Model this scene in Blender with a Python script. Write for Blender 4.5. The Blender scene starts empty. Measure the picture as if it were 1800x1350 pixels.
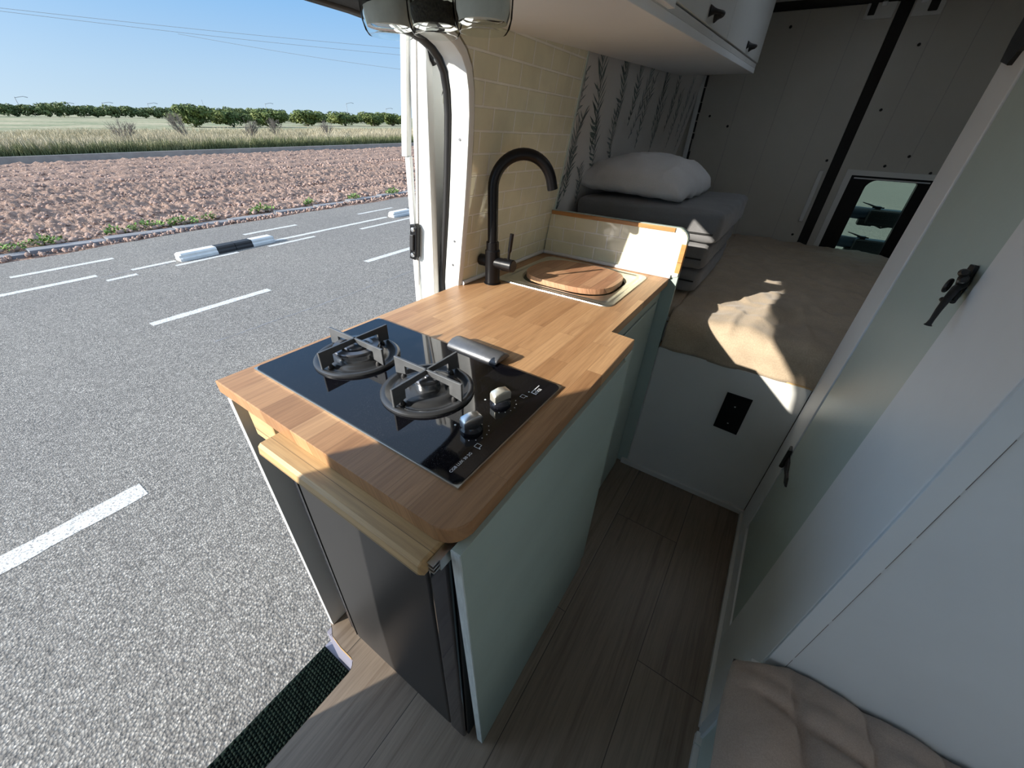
import bpy, bmesh, math, random
from math import sin, cos, pi, radians, sqrt, atan2, hypot
from mathutils import Vector, Matrix, noise
import numpy as np
random.seed(7)
scn = bpy.context.scene
C = scn.collection

# ------------------------------------------------------------------ helpers
def root_loc(o):
    while o.parent: o = o.parent
    return o.location.copy()
def bm_new(): return bmesh.new()
def obj(name, bm, mat, parent=None, smooth=False, loc=None, angle=None):
    me = bpy.data.meshes.new(name)
    off = root_loc(parent) if parent else (Vector(loc) if loc is not None else Vector((0, 0, 0)))
    if off.length > 0: bmesh.ops.translate(bm, verts=bm.verts, vec=-off)
    bmesh.ops.recalc_face_normals(bm, faces=bm.faces)
    bm.to_mesh(me); bm.free()
    for m in (mat if isinstance(mat, (list, tuple)) else [mat]): me.materials.append(m)
    if smooth or angle:
        for p in me.polygons: p.use_smooth = True
        if angle: me.set_sharp_from_angle(angle=radians(angle))
    o = bpy.data.objects.new(name, me); C.objects.link(o)
    if parent: o.parent = parent
    elif loc is not None: o.location = loc
    return o
def tag(o, label=None, cat=None, group=None, kind=None):
    if label: o['label'] = label
    if cat: o['category'] = cat
    if group: o['group'] = group
    if kind: o['kind'] = kind
    return o
def thing(name, loc, label, cat, group=None):
    o = bpy.data.objects.new(name, None); C.objects.link(o)
    o.empty_display_size = .05; o.location = loc
    return tag(o, label, cat, group)
def struct(name, bm, mat, parent=None, **k):
    o = obj(name, bm, mat, parent, **k)
    if not parent: o['kind'] = 'structure'
    return o
def quad(bm, pts, mi=0):
    f = bm.faces.new([bm.verts.new(p) for p in pts]); f.material_index = mi; return f
def box(bm, x, y, z, bev=0, seg=2, mi=0, rot=None):
    r = bmesh.ops.create_cube(bm, size=1)
    vs = r['verts']
    for v in vs:
        v.co = Vector(((x[0]+x[1])/2+v.co.x*(x[1]-x[0]), (y[0]+y[1])/2+v.co.y*(y[1]-y[0]), (z[0]+z[1])/2+v.co.z*(z[1]-z[0])))
    if rot is not None:
        c = Vector(((x[0]+x[1])/2, (y[0]+y[1])/2, (z[0]+z[1])/2))
        for v in vs: v.co = c+rot @ (v.co-c)
    fs = set(f for v in vs for f in v.link_faces)
    for f in fs: f.material_index = mi
    if bev > 0:
        es = list(set(e for v in vs for e in v.link_edges))
        bmesh.ops.bevel(bm, geom=es, offset=bev, segments=seg, profile=.5, affect='EDGES')
    return vs
def prism(bm, poly, fn, t0, t1, bev=0, seg=2):
    """poly list of 2D; fn(u,v,t)->3D ; closed solid between t0 and t1"""
    a = [bm.verts.new(fn(u, v, t0)) for u, v in poly]; b = [bm.verts.new(fn(u, v, t1)) for u, v in poly]
    n = len(poly); fs = [bm.faces.new(a[::-1]), bm.faces.new(b)]
    for i in range(n): fs.append(bm.faces.new((a[i], a[(i+1) % n], b[(i+1) % n], b[i])))
    if bev > 0:
        es = list(set(e for f in fs[:2] for e in f.edges))
        bmesh.ops.bevel(bm, geom=es, offset=bev, segments=seg, profile=.5, affect='EDGES')
    return fs
XY = lambda u, v, t: (u, v, t)
YZ = lambda u, v, t: (t, u, v)
XZ = lambda u, v, t: (u, t, v)
def rrect(x0, x1, y0, y1, r, n=6):
    """rounded rectangle; r scalar or 4 list (x0y0, x1y0, x1y1, x0y1)"""
    if not isinstance(r, (list, tuple)): r = [r]*4
    out = []
    for (cx, cy, a0, rr) in ((x0, y0, 180, r[0]), (x1, y0, 270, r[1]), (x1, y1, 0, r[2]), (x0, y1, 90, r[3])):
        if rr <= 0: out.append((cx, cy)); continue
        ox = cx+(rr if cx == x0 else -rr); oy = cy+(rr if cy == y0 else -rr)
        for i in range(n+1):
            a = radians(a0+90*i/n); out.append((ox+rr*cos(a), oy+rr*sin(a)))
    return out
def sweep(bm, pts, rad, seg=12, cap=True, flat=1.0, upv=None):
    """tube along pts, rad scalar or list"""
    P = [Vector(p) for p in pts]; n = len(P)
    if not isinstance(rad, (list, tuple)): rad = [rad]*n
    rings = []; ref = None
    for i in range(n):
        t = (P[min(i+1, n-1)]-P[max(i-1, 0)]).normalized()
        if ref is None:
            ref = Vector(upv) if upv else (Vector((0, 0, 1)) if abs(t.z) < .9 else Vector((1, 0, 0)))
        a = (ref-t*ref.dot(t)).normalized(); ref = a; b = t.cross(a)
        rings.append([bm.verts.new(P[i]+(a*cos(2*pi*k/seg)*flat+b*sin(2*pi*k/seg))*rad[i]) for k in range(seg)])
    for i in range(n-1):
        for k in range(seg):
            bm.faces.new((rings[i][k], rings[i][(k+1) % seg], rings[i+1][(k+1) % seg], rings[i+1][k]))
    if cap: bm.faces.new(rings[0][::-1]); bm.faces.new(rings[-1])
def lathe(bm, c, prof, seg=32, axis='Z', M=None, close=False):
    """prof list (r,h)"""
    rings = []
    for r, h in prof:
        ring = []
        if r < 1e-6:
            ring = [bm.verts.new((0, 0, h))]
        else:
            ring = [bm.verts.new((r*cos(2*pi*k/seg), r*sin(2*pi*k/seg), h)) for k in range(seg)]
        rings.append(ring)
    if close: rings.append(rings[0])
    for a, b in zip(rings[:-1], rings[1:]):
        for k in range(seg):
            k2 = (k+1) % seg
            if len(a) == 1 and len(b) == 1: continue
            if len(a) == 1: bm.faces.new((a[0], b[k2], b[k]))
            elif len(b) == 1: bm.faces.new((a[k], a[k2], b[0]))
            else: bm.faces.new((a[k], a[k2], b[k2], b[k]))
    R = {'Z': Matrix.Identity(3), 'Y': Matrix.Rotation(-pi/2, 3, 'X'), 'X': Matrix.Rotation(pi/2, 3, 'Y')}[axis]
    if M is not None: R = M
    done = set()
    for ring in rings:
        for v in ring:
            if v in done: continue
            done.add(v); v.co = Vector(c)+R @ v.co
def arc(cx, cy, r, a0, a1, n): return [(cx+r*cos(radians(a0+(a1-a0)*i/n)), cy+r*sin(radians(a0+(a1-a0)*i/n))) for i in range(n+1)]
def text_mesh(s, size, fn, extr=.0004, font_w=1.0):
    cu = bpy.data.curves.new('txt', 'FONT'); cu.body = s; cu.size = size; cu.extrude = extr; cu.space_character = font_w
    o = bpy.data.objects.new('txt', cu); C.objects.link(o)
    dg = bpy.context.evaluated_depsgraph_get(); me = bpy.data.meshes.new_from_object(o.evaluated_get(dg))
    bm = bmesh.new(); bm.from_mesh(me); bpy.data.objects.remove(o); bpy.data.curves.remove(cu); bpy.data.meshes.remove(me)
    for v in bm.verts: v.co = Vector(fn(v.co.x, v.co.y, v.co.z))
    return bm
def join_bm(dst, src):
    me = bpy.data.meshes.new('tmp'); src.to_mesh(me); src.free(); dst.from_mesh(me); bpy.data.meshes.remove(me)
def fbm(x, y, z=0, o=3):
    return noise.fractal(Vector((x, y, z)), 1.0, 2.0, o)

# ------------------------------------------------------------------ materials
MATS = {}
class NT:
    def __init__(s, name):
        s.m = bpy.data.materials.new(name); s.m.use_nodes = True; s.t = s.m.node_tree; s.n = s.t.nodes
        s.b = s.n['Principled BSDF']
    def add(s, typ, **kw):
        n = s.n.new(typ)
        for k, v in kw.items(): setattr(n, k, v)
        return n
    def link(s, a, b): s.t.links.new(a, b)
    def coord(s, scale=(1, 1, 1), rot=(0, 0, 0), loc=(0, 0, 0)):
        tc = s.add('ShaderNodeTexCoord'); mp = s.add('ShaderNodeMapping')
        mp.inputs['Scale'].default_value = scale; mp.inputs['Rotation'].default_value = rot; mp.inputs['Location'].default_value = loc
        s.link(tc.outputs['Object'], mp.inputs['Vector']); return mp.outputs['Vector']
    def noise(s, vec, scale=5, detail=3, rough=.5, dist=0):
        n = s.add('ShaderNodeTexNoise'); n.inputs['Scale'].default_value = scale; n.inputs['Detail'].default_value = detail
        n.inputs['Roughness'].default_value = rough; n.inputs['Distortion'].default_value = dist
        s.link(vec, n.inputs['Vector']); return n.outputs['Fac']
    def ramp(s, fac, stops, interp='LINEAR'):
        r = s.add('ShaderNodeValToRGB'); r.color_ramp.interpolation = interp; e = r.color_ramp.elements
        while len(e) < len(stops): e.new(.5)
        for i, (p, c) in enumerate(stops):
            e[i].position = p; e[i].color = (*c, 1) if len(c) == 3 else c
        s.link(fac, r.inputs['Fac']); return r.outputs['Color']
    def mix(s, fac, a, b, mode='MIX'):
        m = s.add('ShaderNodeMix', data_type='RGBA', blend_type=mode)
        for i, v in ((0, fac), (6, a), (7, b)):
            if isinstance(v, (int, float)): m.inputs[i].default_value = v
            elif isinstance(v, (tuple, list)): m.inputs[i].default_value = (*v, 1) if len(v) == 3 else v
            else: s.link(v, m.inputs[i])
        return m.outputs[2]
    def bump(s, h, strength=.3, dist=.002, prev=None):
        b = s.add('ShaderNodeBump'); b.inputs['Strength'].default_value = strength; b.inputs['Distance'].default_value = dist
        s.link(h, b.inputs['Height'])
        if prev is not None: s.link(prev, b.inputs['Normal'])
        s.link(b.outputs['Normal'], s.b.inputs['Normal']); return b.outputs['Normal']
    def set(s, **k):
        for kk, v in k.items():
            i = s.b.inputs[kk.replace('_', ' ')]
            if hasattr(v, 'is_output'): s.link(v, i)
            else: i.default_value = (*v, 1) if isinstance(v, tuple) and len(v) == 3 else v
        return s.m
def plain(name, col, rough=.5, metal=0, var=.06, nscale=6, bump=.1, bscale=120, bdist=.0006, spec=.5, coat=0, stretch=(1, 1, 1)):
    t = NT(name); v = t.coord(scale=stretch)
    n = t.noise(v, nscale, 4, .6)
    c = t.ramp(n, [(.3, tuple(x*(1-var) for x in col)), (.7, tuple(min(1, x*(1+var)) for x in col))])
    t.set(Base_Color=c, Roughness=rough, Metallic=metal, Specular_IOR_Level=spec, Coat_Weight=coat)
    if bump > 0: t.bump(t.noise(v, bscale, 2), bump, bdist)
    return t.m
def stave_wood(name, cols, w, l, axis='Y', rough=.4, off=(0, 0), bumpd=.0004, grain=1.0, mortar=.0006, mort_dark=.75, gm=.6):
    """glued staves/planks running along axis"""
    t = NT(name)
    tc = t.add('ShaderNodeTexCoord'); sep = t.add('ShaderNodeSeparateXYZ'); t.link(tc.outputs['Object'], sep.inputs[0])
    cb = t.add('ShaderNodeCombineXYZ')
    a = 1 if axis == 'Y' else 0
    add1 = t.add('ShaderNodeMath', operation='ADD'); add1.inputs[1].default_value = off[0]
    add2 = t.add('ShaderNodeMath', operation='ADD'); add2.inputs[1].default_value = off[1]
    # across coordinate: other horizontal axis + z (so end faces carry the staves as well)
    az = t.add('ShaderNodeMath', operation='MULTIPLY_ADD'); az.inputs[1].default_value = .37
    t.link(sep.outputs[2], az.inputs[0]); t.link(sep.outputs[1-a], az.inputs[2])
    t.link(sep.outputs[a], add1.inputs[0]); t.link(az.outputs[0], add2.inputs[0])
    t.link(add1.outputs[0], cb.inputs[0]); t.link(add2.outputs[0], cb.inputs[1])
    br = t.add('ShaderNodeTexBrick'); br.offset = .37; br.offset_frequency = 2; br.squash = 1
    br.inputs['Scale'].default_value = 1; br.inputs['Brick Width'].default_value = l; br.inputs['Row Height'].default_value = w
    br.inputs['Mortar Size'].default_value = mortar; br.inputs['Mortar Smooth'].default_value = .2; br.inputs['Bias'].default_value = 0
    br.inputs['Color1'].default_value = (0, 0, 0, 1); br.inputs['Color2'].default_value = (1, 1, 1, 1); br.inputs['Mortar'].default_value = (.5, .5, .5, 1)
    t.link(cb.outputs[0], br.inputs['Vector'])
    # a value per stave displaces the grain
    mp = t.add('ShaderNodeMapping'); mp.inputs['Scale'].default_value = (2.2*grain, 45*grain, 1)
    va = t.add('ShaderNodeVectorMath', operation='MULTIPLY_ADD'); va.inputs[1].default_value = (7, 13, 5)
    t.link(br.outputs['Color'], va.inputs[0]); t.link(cb.outputs[0], va.inputs[2]); t.link(va.outputs[0], mp.inputs['Vector'])
    g = t.noise(mp.outputs['Vector'], 1.0, 6, .62, 1.2)
    mp2 = t.add('ShaderNodeMapping'); mp2.inputs['Scale'].default_value = (12*grain, 260*grain, 1); t.link(va.outputs[0], mp2.inputs['Vector'])
    g2 = t.noise(mp2.outputs['Vector'], 1.0, 3, .6)
    base = t.ramp(br.outputs['Color'], [(0, cols[0]), (.35, cols[1]), (.7, cols[2]), (1, cols[3])])
    c = t.mix(gm, base, t.ramp(g, [(.28, (.56, .48, .43)), (.5, (1, 1, 1)), (.75, (1.12, 1.12, 1.1))]), 'MULTIPLY')
    c = t.mix(.5, c, t.ramp(g2, [(.35, (.72, .7, .68)), (.6, (1.05, 1.05, 1.05))]), 'MULTIPLY')
    c = t.mix(br.outputs['Fac'], c, tuple(x*mort_dark*.6 for x in cols[1]))
    t.set(Base_Color=c, Roughness=rough)
    t.bump(g2, .35, bumpd)
    return t.m
def fabric(name, col, scale=900, rough=.9, var=.1, bumpd=.0008, sheen=.2, big=9):
    t = NT(name); v = t.coord()
    n = t.noise(v, big, 4, .6)
    wv = t.add('ShaderNodeTexVoronoi'); wv.inputs['Scale'].default_value = scale; t.link(v, wv.inputs['Vector'])
    c = t.ramp(n, [(.3, tuple(x*(1-var) for x in col)), (.7, tuple(min(1, x*(1+var)) for x in col))])
    c = t.mix(.35, c, t.ramp(t.noise(v, scale*.5, 2), [(.35, (.72, .72, .72)), (.65, (1.12, 1.12, 1.12))]), 'MULTIPLY')
    t.set(Base_Color=c, Roughness=rough, Sheen_Weight=sheen, Specular_IOR_Level=.25)
    nn = t.bump(wv.outputs['Distance'], .4, bumpd)
    t.bump(t.noise(v, 30, 4, .6), .5, .003, nn)
    return t.m
def tile_mat(name, axis, anchor, wdt=.098, hgt=.0495):
    t = NT(name); tc = t.add('ShaderNodeTexCoord'); sep = t.add('ShaderNodeSeparateXYZ'); t.link(tc.outputs['Object'], sep.inputs[0])
    cb = t.add('ShaderNodeCombineXYZ')
    a = t.add('ShaderNodeMath', operation='SUBTRACT'); a.inputs[1].default_value = anchor[0]; t.link(sep.outputs[axis], a.inputs[0])
    b = t.add('ShaderNodeMath', operation='SUBTRACT'); b.inputs[1].default_value = anchor[1]; t.link(sep.outputs[2], b.inputs[0])
    t.link(a.outputs[0], cb.inputs[0]); t.link(b.outputs[0], cb.inputs[1])
    br = t.add('ShaderNodeTexBrick'); br.inputs['Scale'].default_value = 1; br.inputs['Brick Width'].default_value = wdt
    br.inputs['Row Height'].default_value = hgt; br.inputs['Mortar Size'].default_value = .0030; br.inputs['Mortar Smooth'].default_value = .35
    br.inputs['Bias'].default_value = 0
    br.inputs['Color1'].default_value = (.79, .77, .57, 1); br.inputs['Color2'].default_value = (.83, .81, .62, 1); br.inputs['Mortar'].default_value = (.93, .92, .82, 1)
    t.link(cb.outputs[0], br.inputs['Vector'])
    n = t.noise(cb.outputs[0], 14, 3, .5, .6)
    c = t.mix(.5, br.outputs['Color'], t.ramp(n, [(.3, (.86, .86, .86)), (.7, (1.06, 1.06, 1.06))]), 'MULTIPLY')
    t.set(Base_Color=c, Roughness=.09, Specular_IOR_Level=.7)
    inv = t.add('ShaderNodeMath', operation='SUBTRACT'); inv.inputs[0].default_value = 1; t.link(br.outputs['Fac'], inv.inputs[1])
    nn = t.bump(inv.outputs[0], .6, .003)
    t.bump(t.noise(cb.outputs[0], 22, 1, .4, .8), .28, .004, nn)
    return t.m

M = {}
M['worktop'] = stave_wood('oiled_beech', [(.37, .195, .088), (.45, .245, .115), (.50, .285, .138), (.56, .33, .165)], .043, .34, 'Y', rough=.42, off=(.1, .016), mortar=.0004, mort_dark=1.0, gm=.62)
M['board_cut'] = stave_wood('cutting_board_wood', [(.42, .21, .115), (.47, .25, .14), (.53, .30, .17), (.58, .34, .195)], .036, .25, 'Y', rough=.42, grain=1.1)
M['bamboo'] = stave_wood('pale_pine', off=(1.5, 0), cols= [(.54, .36, .17), (.58, .395, .19), (.61, .42, .21), (.56, .37, .18)], w=.03, l=3.0, axis='X', rough=.45, grain=.8)
M['oak_trim'] = stave_wood('oak_strip', off=(.5, 0), cols= [(.52, .25, .08), (.55, .27, .09), (.58, .30, .10), (.50, .24, .08)], w=.05, l=1.0, axis='X', rough=.4, grain=1.2)
M['floor'] = stave_wood('vinyl_planks', [(.205, .16, .12), (.23, .18, .135), (.255, .205, .155), (.215, .17, .128)], .235, 1.25, 'Y', gm=.9, rough=.42, off=(.35, .112), grain=.7, mortar=.0012, mort_dark=.35, bumpd=.0007)
M['mint'] = plain('mint_paint', (.40, .49, .445), .42, var=.05, nscale=3, bump=.25, bscale=60, bdist=.0012, stretch=(1, 1, 3))
M['mint_light'] = plain('pale_mint_paint', (.52, .61, .57), .38, var=.04, nscale=3, bump=.25, bscale=60, bdist=.0012)
M['white'] = plain('white_paint', (.84, .86, .87), .45, var=.03, nscale=4, bump=.2, bscale=50, bdist=.001)
M['white_cool'] = plain('cool_white_paint', (.66, .72, .76), .5, var=.04, nscale=4, bump=.35, bscale=35, bdist=.0015)
M['white_in'] = plain('white_lining', (.82, .82, .80), .55, var=.02, nscale=4, bump=.1)
M['offwhite'] = plain('offwhite_paint', (.66, .665, .64), .45, var=.03, nscale=4, bump=.15)
M['rear_panel'] = plain('rear_door_panel', (.50, .48, .425), .38, var=.05, nscale=2.5, bump=.1)
M['van_white'] = plain('van_enamel', (.80, .80, .76), .32, var=.04, nscale=8, bump=.05, coat=.3)
M['step'] = plain('lilac_shade_step', (.22, .22, .28), .6, var=.1)  # purple-grey shade of the riser is put into the base colour
M['van_beige'] = plain('van_door_inner', (.60, .60, .48), .4, var=.08, nscale=9, bump=.05)
M['ply_edge'] = plain('worn_paint_edge', (.62, .68, .67), .6, var=.15, nscale=60, bump=.4, bscale=80, stretch=(3, 3, .3))
M['black'] = plain('black_matt_metal', (.004, .004, .005), .36, var=.1, bump=.1, spec=.3)
M['black_iron'] = plain('black_iron', (.014, .014, .015), .42, var=.2, bump=.5, bscale=150, bdist=.0012)
M['rubber'] = plain('black_rubber', (.015, .015, .016), .5, var=.1, bump=.1)
M['plate_black'] = plain('black_plastic', (.006, .006, .006), .6, var=.1, bump=.0, spec=.2)
M['fridge'] = plain('fridge_front', (.018, .018, .019), .40, var=.05, bump=.15, bscale=500, bdist=.0002)
M['fridge_gloss'] = plain('fridge_gloss_trim', (.012, .013, .018), .08, var=.05, bump=0)
M['steel'] = plain('stainless_steel', (.66, .65, .58), .34, metal=1, var=.05, bump=.1, bscale=300)
M['alu'] = plain('brushed_aluminium', (.62, .64, .66), .3, metal=1, var=.05, bump=.1)
M['dark_alu'] = plain('dark_aluminium', (.16, .165, .175), .42, metal=.6, var=.15, nscale=40, bump=.3, bscale=200)
M['enamel'] = plain('black_enamel', (.06, .062, .066), .28, metal=.4, var=.1, bump=.25, bscale=160)
M['cast'] = plain('cast_grate', (.13, .135, .14), .42, metal=.4, var=.15, nscale=30, bump=.4, bscale=220)
M['burner_cap'] = plain('burner_cap', (.16, .16, .17), .3, metal=.8, var=.15, nscale=30, bump=.3)
M['burner_ring'] = plain('burner_ring', (.60, .61, .62), .25, metal=1, var=.1, bump=.1)
M['ink'] = plain('white_print', (.8, .82, .84), .5, var=.02, bump=0)
M['knob_warm'] = plain('satin_knob', (.78, .76, .66), .3, metal=.7, var=.03, bump=.05)
M['seal'] = plain('white_sealant', (.78, .79, .80), .4, var=.03, bump=.1)
M['grey_trim'] = plain('grey_trim_strip', (.40, .38, .36), .5, var=.05)
M['pillow'] = fabric('white_cotton', (.70, .69, .68), 1400, var=.04, bumpd=.0003, big=5)
M['grey_fab'] = fabric('grey_polyester', (.20, .20, .205), 1200, var=.06, bumpd=.0004)
M['linen'] = fabric('beige_linen', (.46, .365, .26), 500, var=.1, bumpd=.0009, big=14)
M['cushion'] = fabric('taupe_cotton', (.40, .325, .275), 900, var=.07, bumpd=.0005)
M['zip'] = plain('black_zip', (.01, .01, .01), .5, var=.1, bump=.5, bscale=600)
M['tagpink'] = plain('pink_label', (.55, .22, .27), .8, var=.05)
M['tagwhite'] = plain('white_label', (.8, .8, .8), .8, var=.05)
M['tile_wall'] = tile_mat('cream_tiles_wall', 1, (.859-.049*1, .8735))
M['tile_back'] = tile_mat('cream_tiles_backsplash', 0, (-.139, .425), wdt=.088, hgt=.048)
# hob glass with dust
t = NT('hob_glass'); v = t.coord()
d = t.noise(v, 900, 2, .6); d2 = t.noise(v, 9, 3, .6)
mask = t.mix(1.0, t.ramp(d, [(.62, (0, 0, 0)), (.70, (1, 1, 1))]), t.ramp(d2, [(.35, (.1, .1, .1)), (.7, (1, 1, 1))]), 'MULTIPLY')
t.set(Base_Color=t.mix(mask, (.004, .004, .006), (.10, .10, .10)), Roughness=t.ramp(mask, [(0, (.04,)*3), (1, (.35,)*3)]), Specular_IOR_Level=.5)
M['hob_glass'] = t.m
# glass
def glass(name, col=(1, 1, 1), blend=.05):
    t = NT(name); v = t.coord(); n = t.noise(v, 3, 1)
    # thin clear glass: clear view straight through, mirror-like towards the rims
    tp = t.add('ShaderNodeBsdfTransparent'); t.link(t.ramp(n, [(0, tuple(c*.98 for c in col)), (1, col)]), tp.inputs['Color'])
    gl = t.add('ShaderNodeBsdfGlossy'); gl.inputs['Roughness'].default_value = .02
    lw = t.add('ShaderNodeLayerWeight'); lw.inputs['Blend'].default_value = blend
    mx = t.add('ShaderNodeMixShader'); t.link(lw.outputs['Fresnel'], mx.inputs[0]); t.link(tp.outputs[0], mx.inputs[1]); t.link(gl.outputs[0], mx.inputs[2])
    t.link(mx.outputs[0], t.n['Material Output'].inputs['Surface']); return t.m
M['glass'] = glass('jar_glass', (.96, .98, .97))
M['pane'] = glass('window_pane', (.62, .70, .62), blend=.12)
t = NT('fill_vent_diffuser'); v = t.coord()  # translucent diffuser for the added roof vent
tr = t.add('ShaderNodeBsdfTranslucent'); t.link(t.ramp(t.noise(v, 3, 2), [(0, (.88, .90, .92)), (1, (.93, .94, .95))]), tr.inputs['Color']); t.link(tr.outputs[0], t.n['Material Output'].inputs['Surface'])
M['fill_vent_lid'] = t.m
M['salt'] = plain('white_powder', (.62, .61, .58), .9, var=.06, nscale=80, bump=.5, bscale=500)
M['pepper'] = plain('dark_grain', (.035, .028, .02), .8, var=.6, nscale=300, bump=.9, bscale=400, bdist=.003)
# road
t = NT('asphalt'); v = t.coord()
vo = t.add('ShaderNodeTexVoronoi'); vo.inputs['Scale'].default_value = 105; t.link(v, vo.inputs['Vector'])
st = t.ramp(vo.outputs['Color'], [(0, (.072, .068, .063)), (.4, (.172, .162, .148)), (.7, (.32, .30, .27)), (1, (.56, .53, .48))])
st = t.mix(.8, st, t.ramp(vo.outputs['Distance'], [(.0, (1.15, 1.15, 1.15)), (.45, (.9, .9, .9)), (.8, (.25, .25, .27))]), 'MULTIPLY')
pat = t.noise(v, .55, 5, .6); pat2 = t.noise(v, 1.1, 5, .65)
c = t.mix(.6, st, t.ramp(pat, [(.3, (.80, .80, .83)), (.7, (1.15, 1.14, 1.12))]), 'MULTIPLY')
far = t.mix(.30, c, (.215, .202, .185))
t.set(Base_Color=far, Roughness=.85, Specular_IOR_Level=.3)
t.bump(vo.outputs['Distance'], .9, .004)
M['asphalt'] = t.m
t = NT('road_paint'); v = t.coord()
n = t.noise(v, 90, 4, .7); 
t.set(Base_Color=t.ramp(n, [(.40, (.22, .21, .20)), (.47, (.55, .55, .53)), (1, (.68, .68, .66))]), Roughness=.7)
t.bump(n, .5, .003); M['paint'] = t.m
t = NT('dry_soil'); v = t.coord()
n = t.noise(v, 1.2, 5, .6); n2 = t.noise(v, 14, 5, .65)
c = t.ramp(n2, [(.25, (.19, .125, .10)), (.5, (.32, .225, .18)), (.75, (.48, .355, .29))])
c = t.mix(.6, c, t.ramp(n, [(.3, (.78, .76, .78)), (.7, (1.15, 1.1, 1.05))]), 'MULTIPLY')
t.set(Base_Color=c, Roughness=.95, Specular_IOR_Level=.1); t.bump(n2, .9, .05); M['soil'] = t.m
M['clod'] = plain('soil_clod', (.36, .255, .21), .95, var=.25, nscale=3, bump=.8, bscale=30, bdist=.01, spec=.1)
t = NT('meadow_soil'); v = t.coord()
n = t.noise(v, .12, 5, .6); n2 = t.noise(v, 2.2, 5, .65)
c = t.ramp(n2, [(.3, (.17, .175, .115)), (.5, (.28, .275, .20)), (.7, (.40, .375, .29))])
c = t.mix(.7, c, t.ramp(n, [(.38, (.55, .68, .5)), (.6, (1.25, 1.15, 1.05))]), 'MULTIPLY')
t.set(Base_Color=c, Roughness=.95, Specular_IOR_Level=.1); M['meadow'] = t.m
def leafmat(name, cols, sc=.6):
    t = NT(name); v = t.coord(); n = t.noise(v, sc, 5, .7)
    gi = t.add('ShaderNodeObjectInfo')
    t.set(Base_Color=t.ramp(n, cols), Roughness=.65, Specular_IOR_Level=.3)
    return t.m
M['drygrass'] = leafmat('dry_grass', [(.3, (.34, .30, .20)), (.5, (.50, .44, .31)), (.7, (.66, .59, .45))], .25)
M['greengrass'] = leafmat('green_grass', [(.3, (.07, .09, .03)), (.55, (.15, .165, .07)), (.75, (.27, .26, .14))], .5)
M['leaf'] = leafmat('citrus_leaf', [(.3, (.055, .085, .022)), (.5, (.10, .135, .035)), (.7, (.19, .215, .06))], 1.5)
M['leaf2'] = leafmat('far_leaf', [(.3, (.065, .095, .035)), (.5, (.11, .145, .05)), (.7, (.18, .21, .075))], .5)
M['weed'] = leafmat('weed_leaf', [(.3, (.07, .15, .03)), (.5, (.14, .26, .05)), (.7, (.28, .38, .10))], 8)
M['twig'] = plain('grey_twig', (.16, .14, .12), .9, var=.2)
M['concrete'] = plain('grey_concrete', (.20, .20, .21), .9, var=.15, nscale=3, bump=.4, bscale=40, bdist=.005)
M['concrete_lt'] = plain('pale_concrete', (.34, .31, .275), .9, var=.15, nscale=3, bump=.4, bscale=40, bdist=.005)
M['sep_white'] = plain('separator_white', (.62, .62, .60), .7, var=.08, nscale=9, bump=.4, bscale=30)
M['sep_black'] = plain('separator_black', (.02, .02, .022), .6, var=.2, nscale=9, bump=.4, bscale=30)
M['galv'] = plain('galvanised_pole', (.30, .32, .35), .5, metal=.3, var=.05)
M['mat_green'] = plain('dark_green_matting', (.006, .012, .009), .9, var=.5, nscale=60, bump=.6, bscale=250, bdist=.002, spec=.1)
M['bar_blue'] = plain('dark_blue_steel', (.03, .045, .07), .4, var=.3, nscale=30, bump=.2)
M['gap'] = plain('dark_gap', (.012, .011, .01), .8, var=.2)
M['leafprint'] = plain('printed_leaf', (.17, .22, .215), .6, var=.3, nscale=25, bump=0)
M['leafprint2'] = plain('printed_leaf_pale', (.27, .31, .305), .6, var=.2, nscale=25, bump=0)
M['wallpaper'] = plain('white_wallpaper', (.76, .74, .71), .6, var=.03, nscale=6, bump=.1)

# ------------------------------------------------------------------ lean of the left side
def LX(z, o=0): return -.01+(.152*(z-.87) if z > .87 else 0)-o
H = .87

# ================================================================== VAN SHELL
# floor with the rounded notch of the step well
bm = bm_new()
fl = [(1.75, 2.95), (-.01, 2.95), (-.01, .66), (.012, .66), (.012, .0), (.028, -.006), (.05, -.019), (.095, -.024), (.135, -.024)] + \
     [(.139+.028*sin(radians(a)), -.052+.028*cos(radians(a))) for a in (10, 30, 50, 70, 90)] + [(.167, -.64), (-.01, -.64), (-.01, -1.3), (1.75, -1.3)]
prism(bm, fl, XY, -.022, 0)
struct('floor', bm, M['floor'])
bm = bm_new()
pts = fl[4:15]
for a, b in zip(pts[:-1], pts[1:]):
    quad(bm, [(a[0], a[1]-.0015, .0005), (b[0], b[1]-.0015, .0005), (b[0], b[1]-.0015, -.017), (a[0], a[1]-.0015, -.017)])
struct('trim_1', bm, M['bamboo'])                       # pale edge of the floor board in the step well
bm = bm_new()
box(bm, (-.056, .175), (-.64, -.006), (-.23, -.205)); box(bm, (.168, .178), (-.63, -.04), (-.2, -.022)); box(bm, (.03, .17), (-.02, -.008), (-.2, -.024))
box(bm, (.014, .03), (-.02, .66), (-.25, -.023)); box(bm, (-.05, .0), (.66, 1.2), (-.25, -.025))
struct('floor_step', bm, M['step'])

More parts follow.
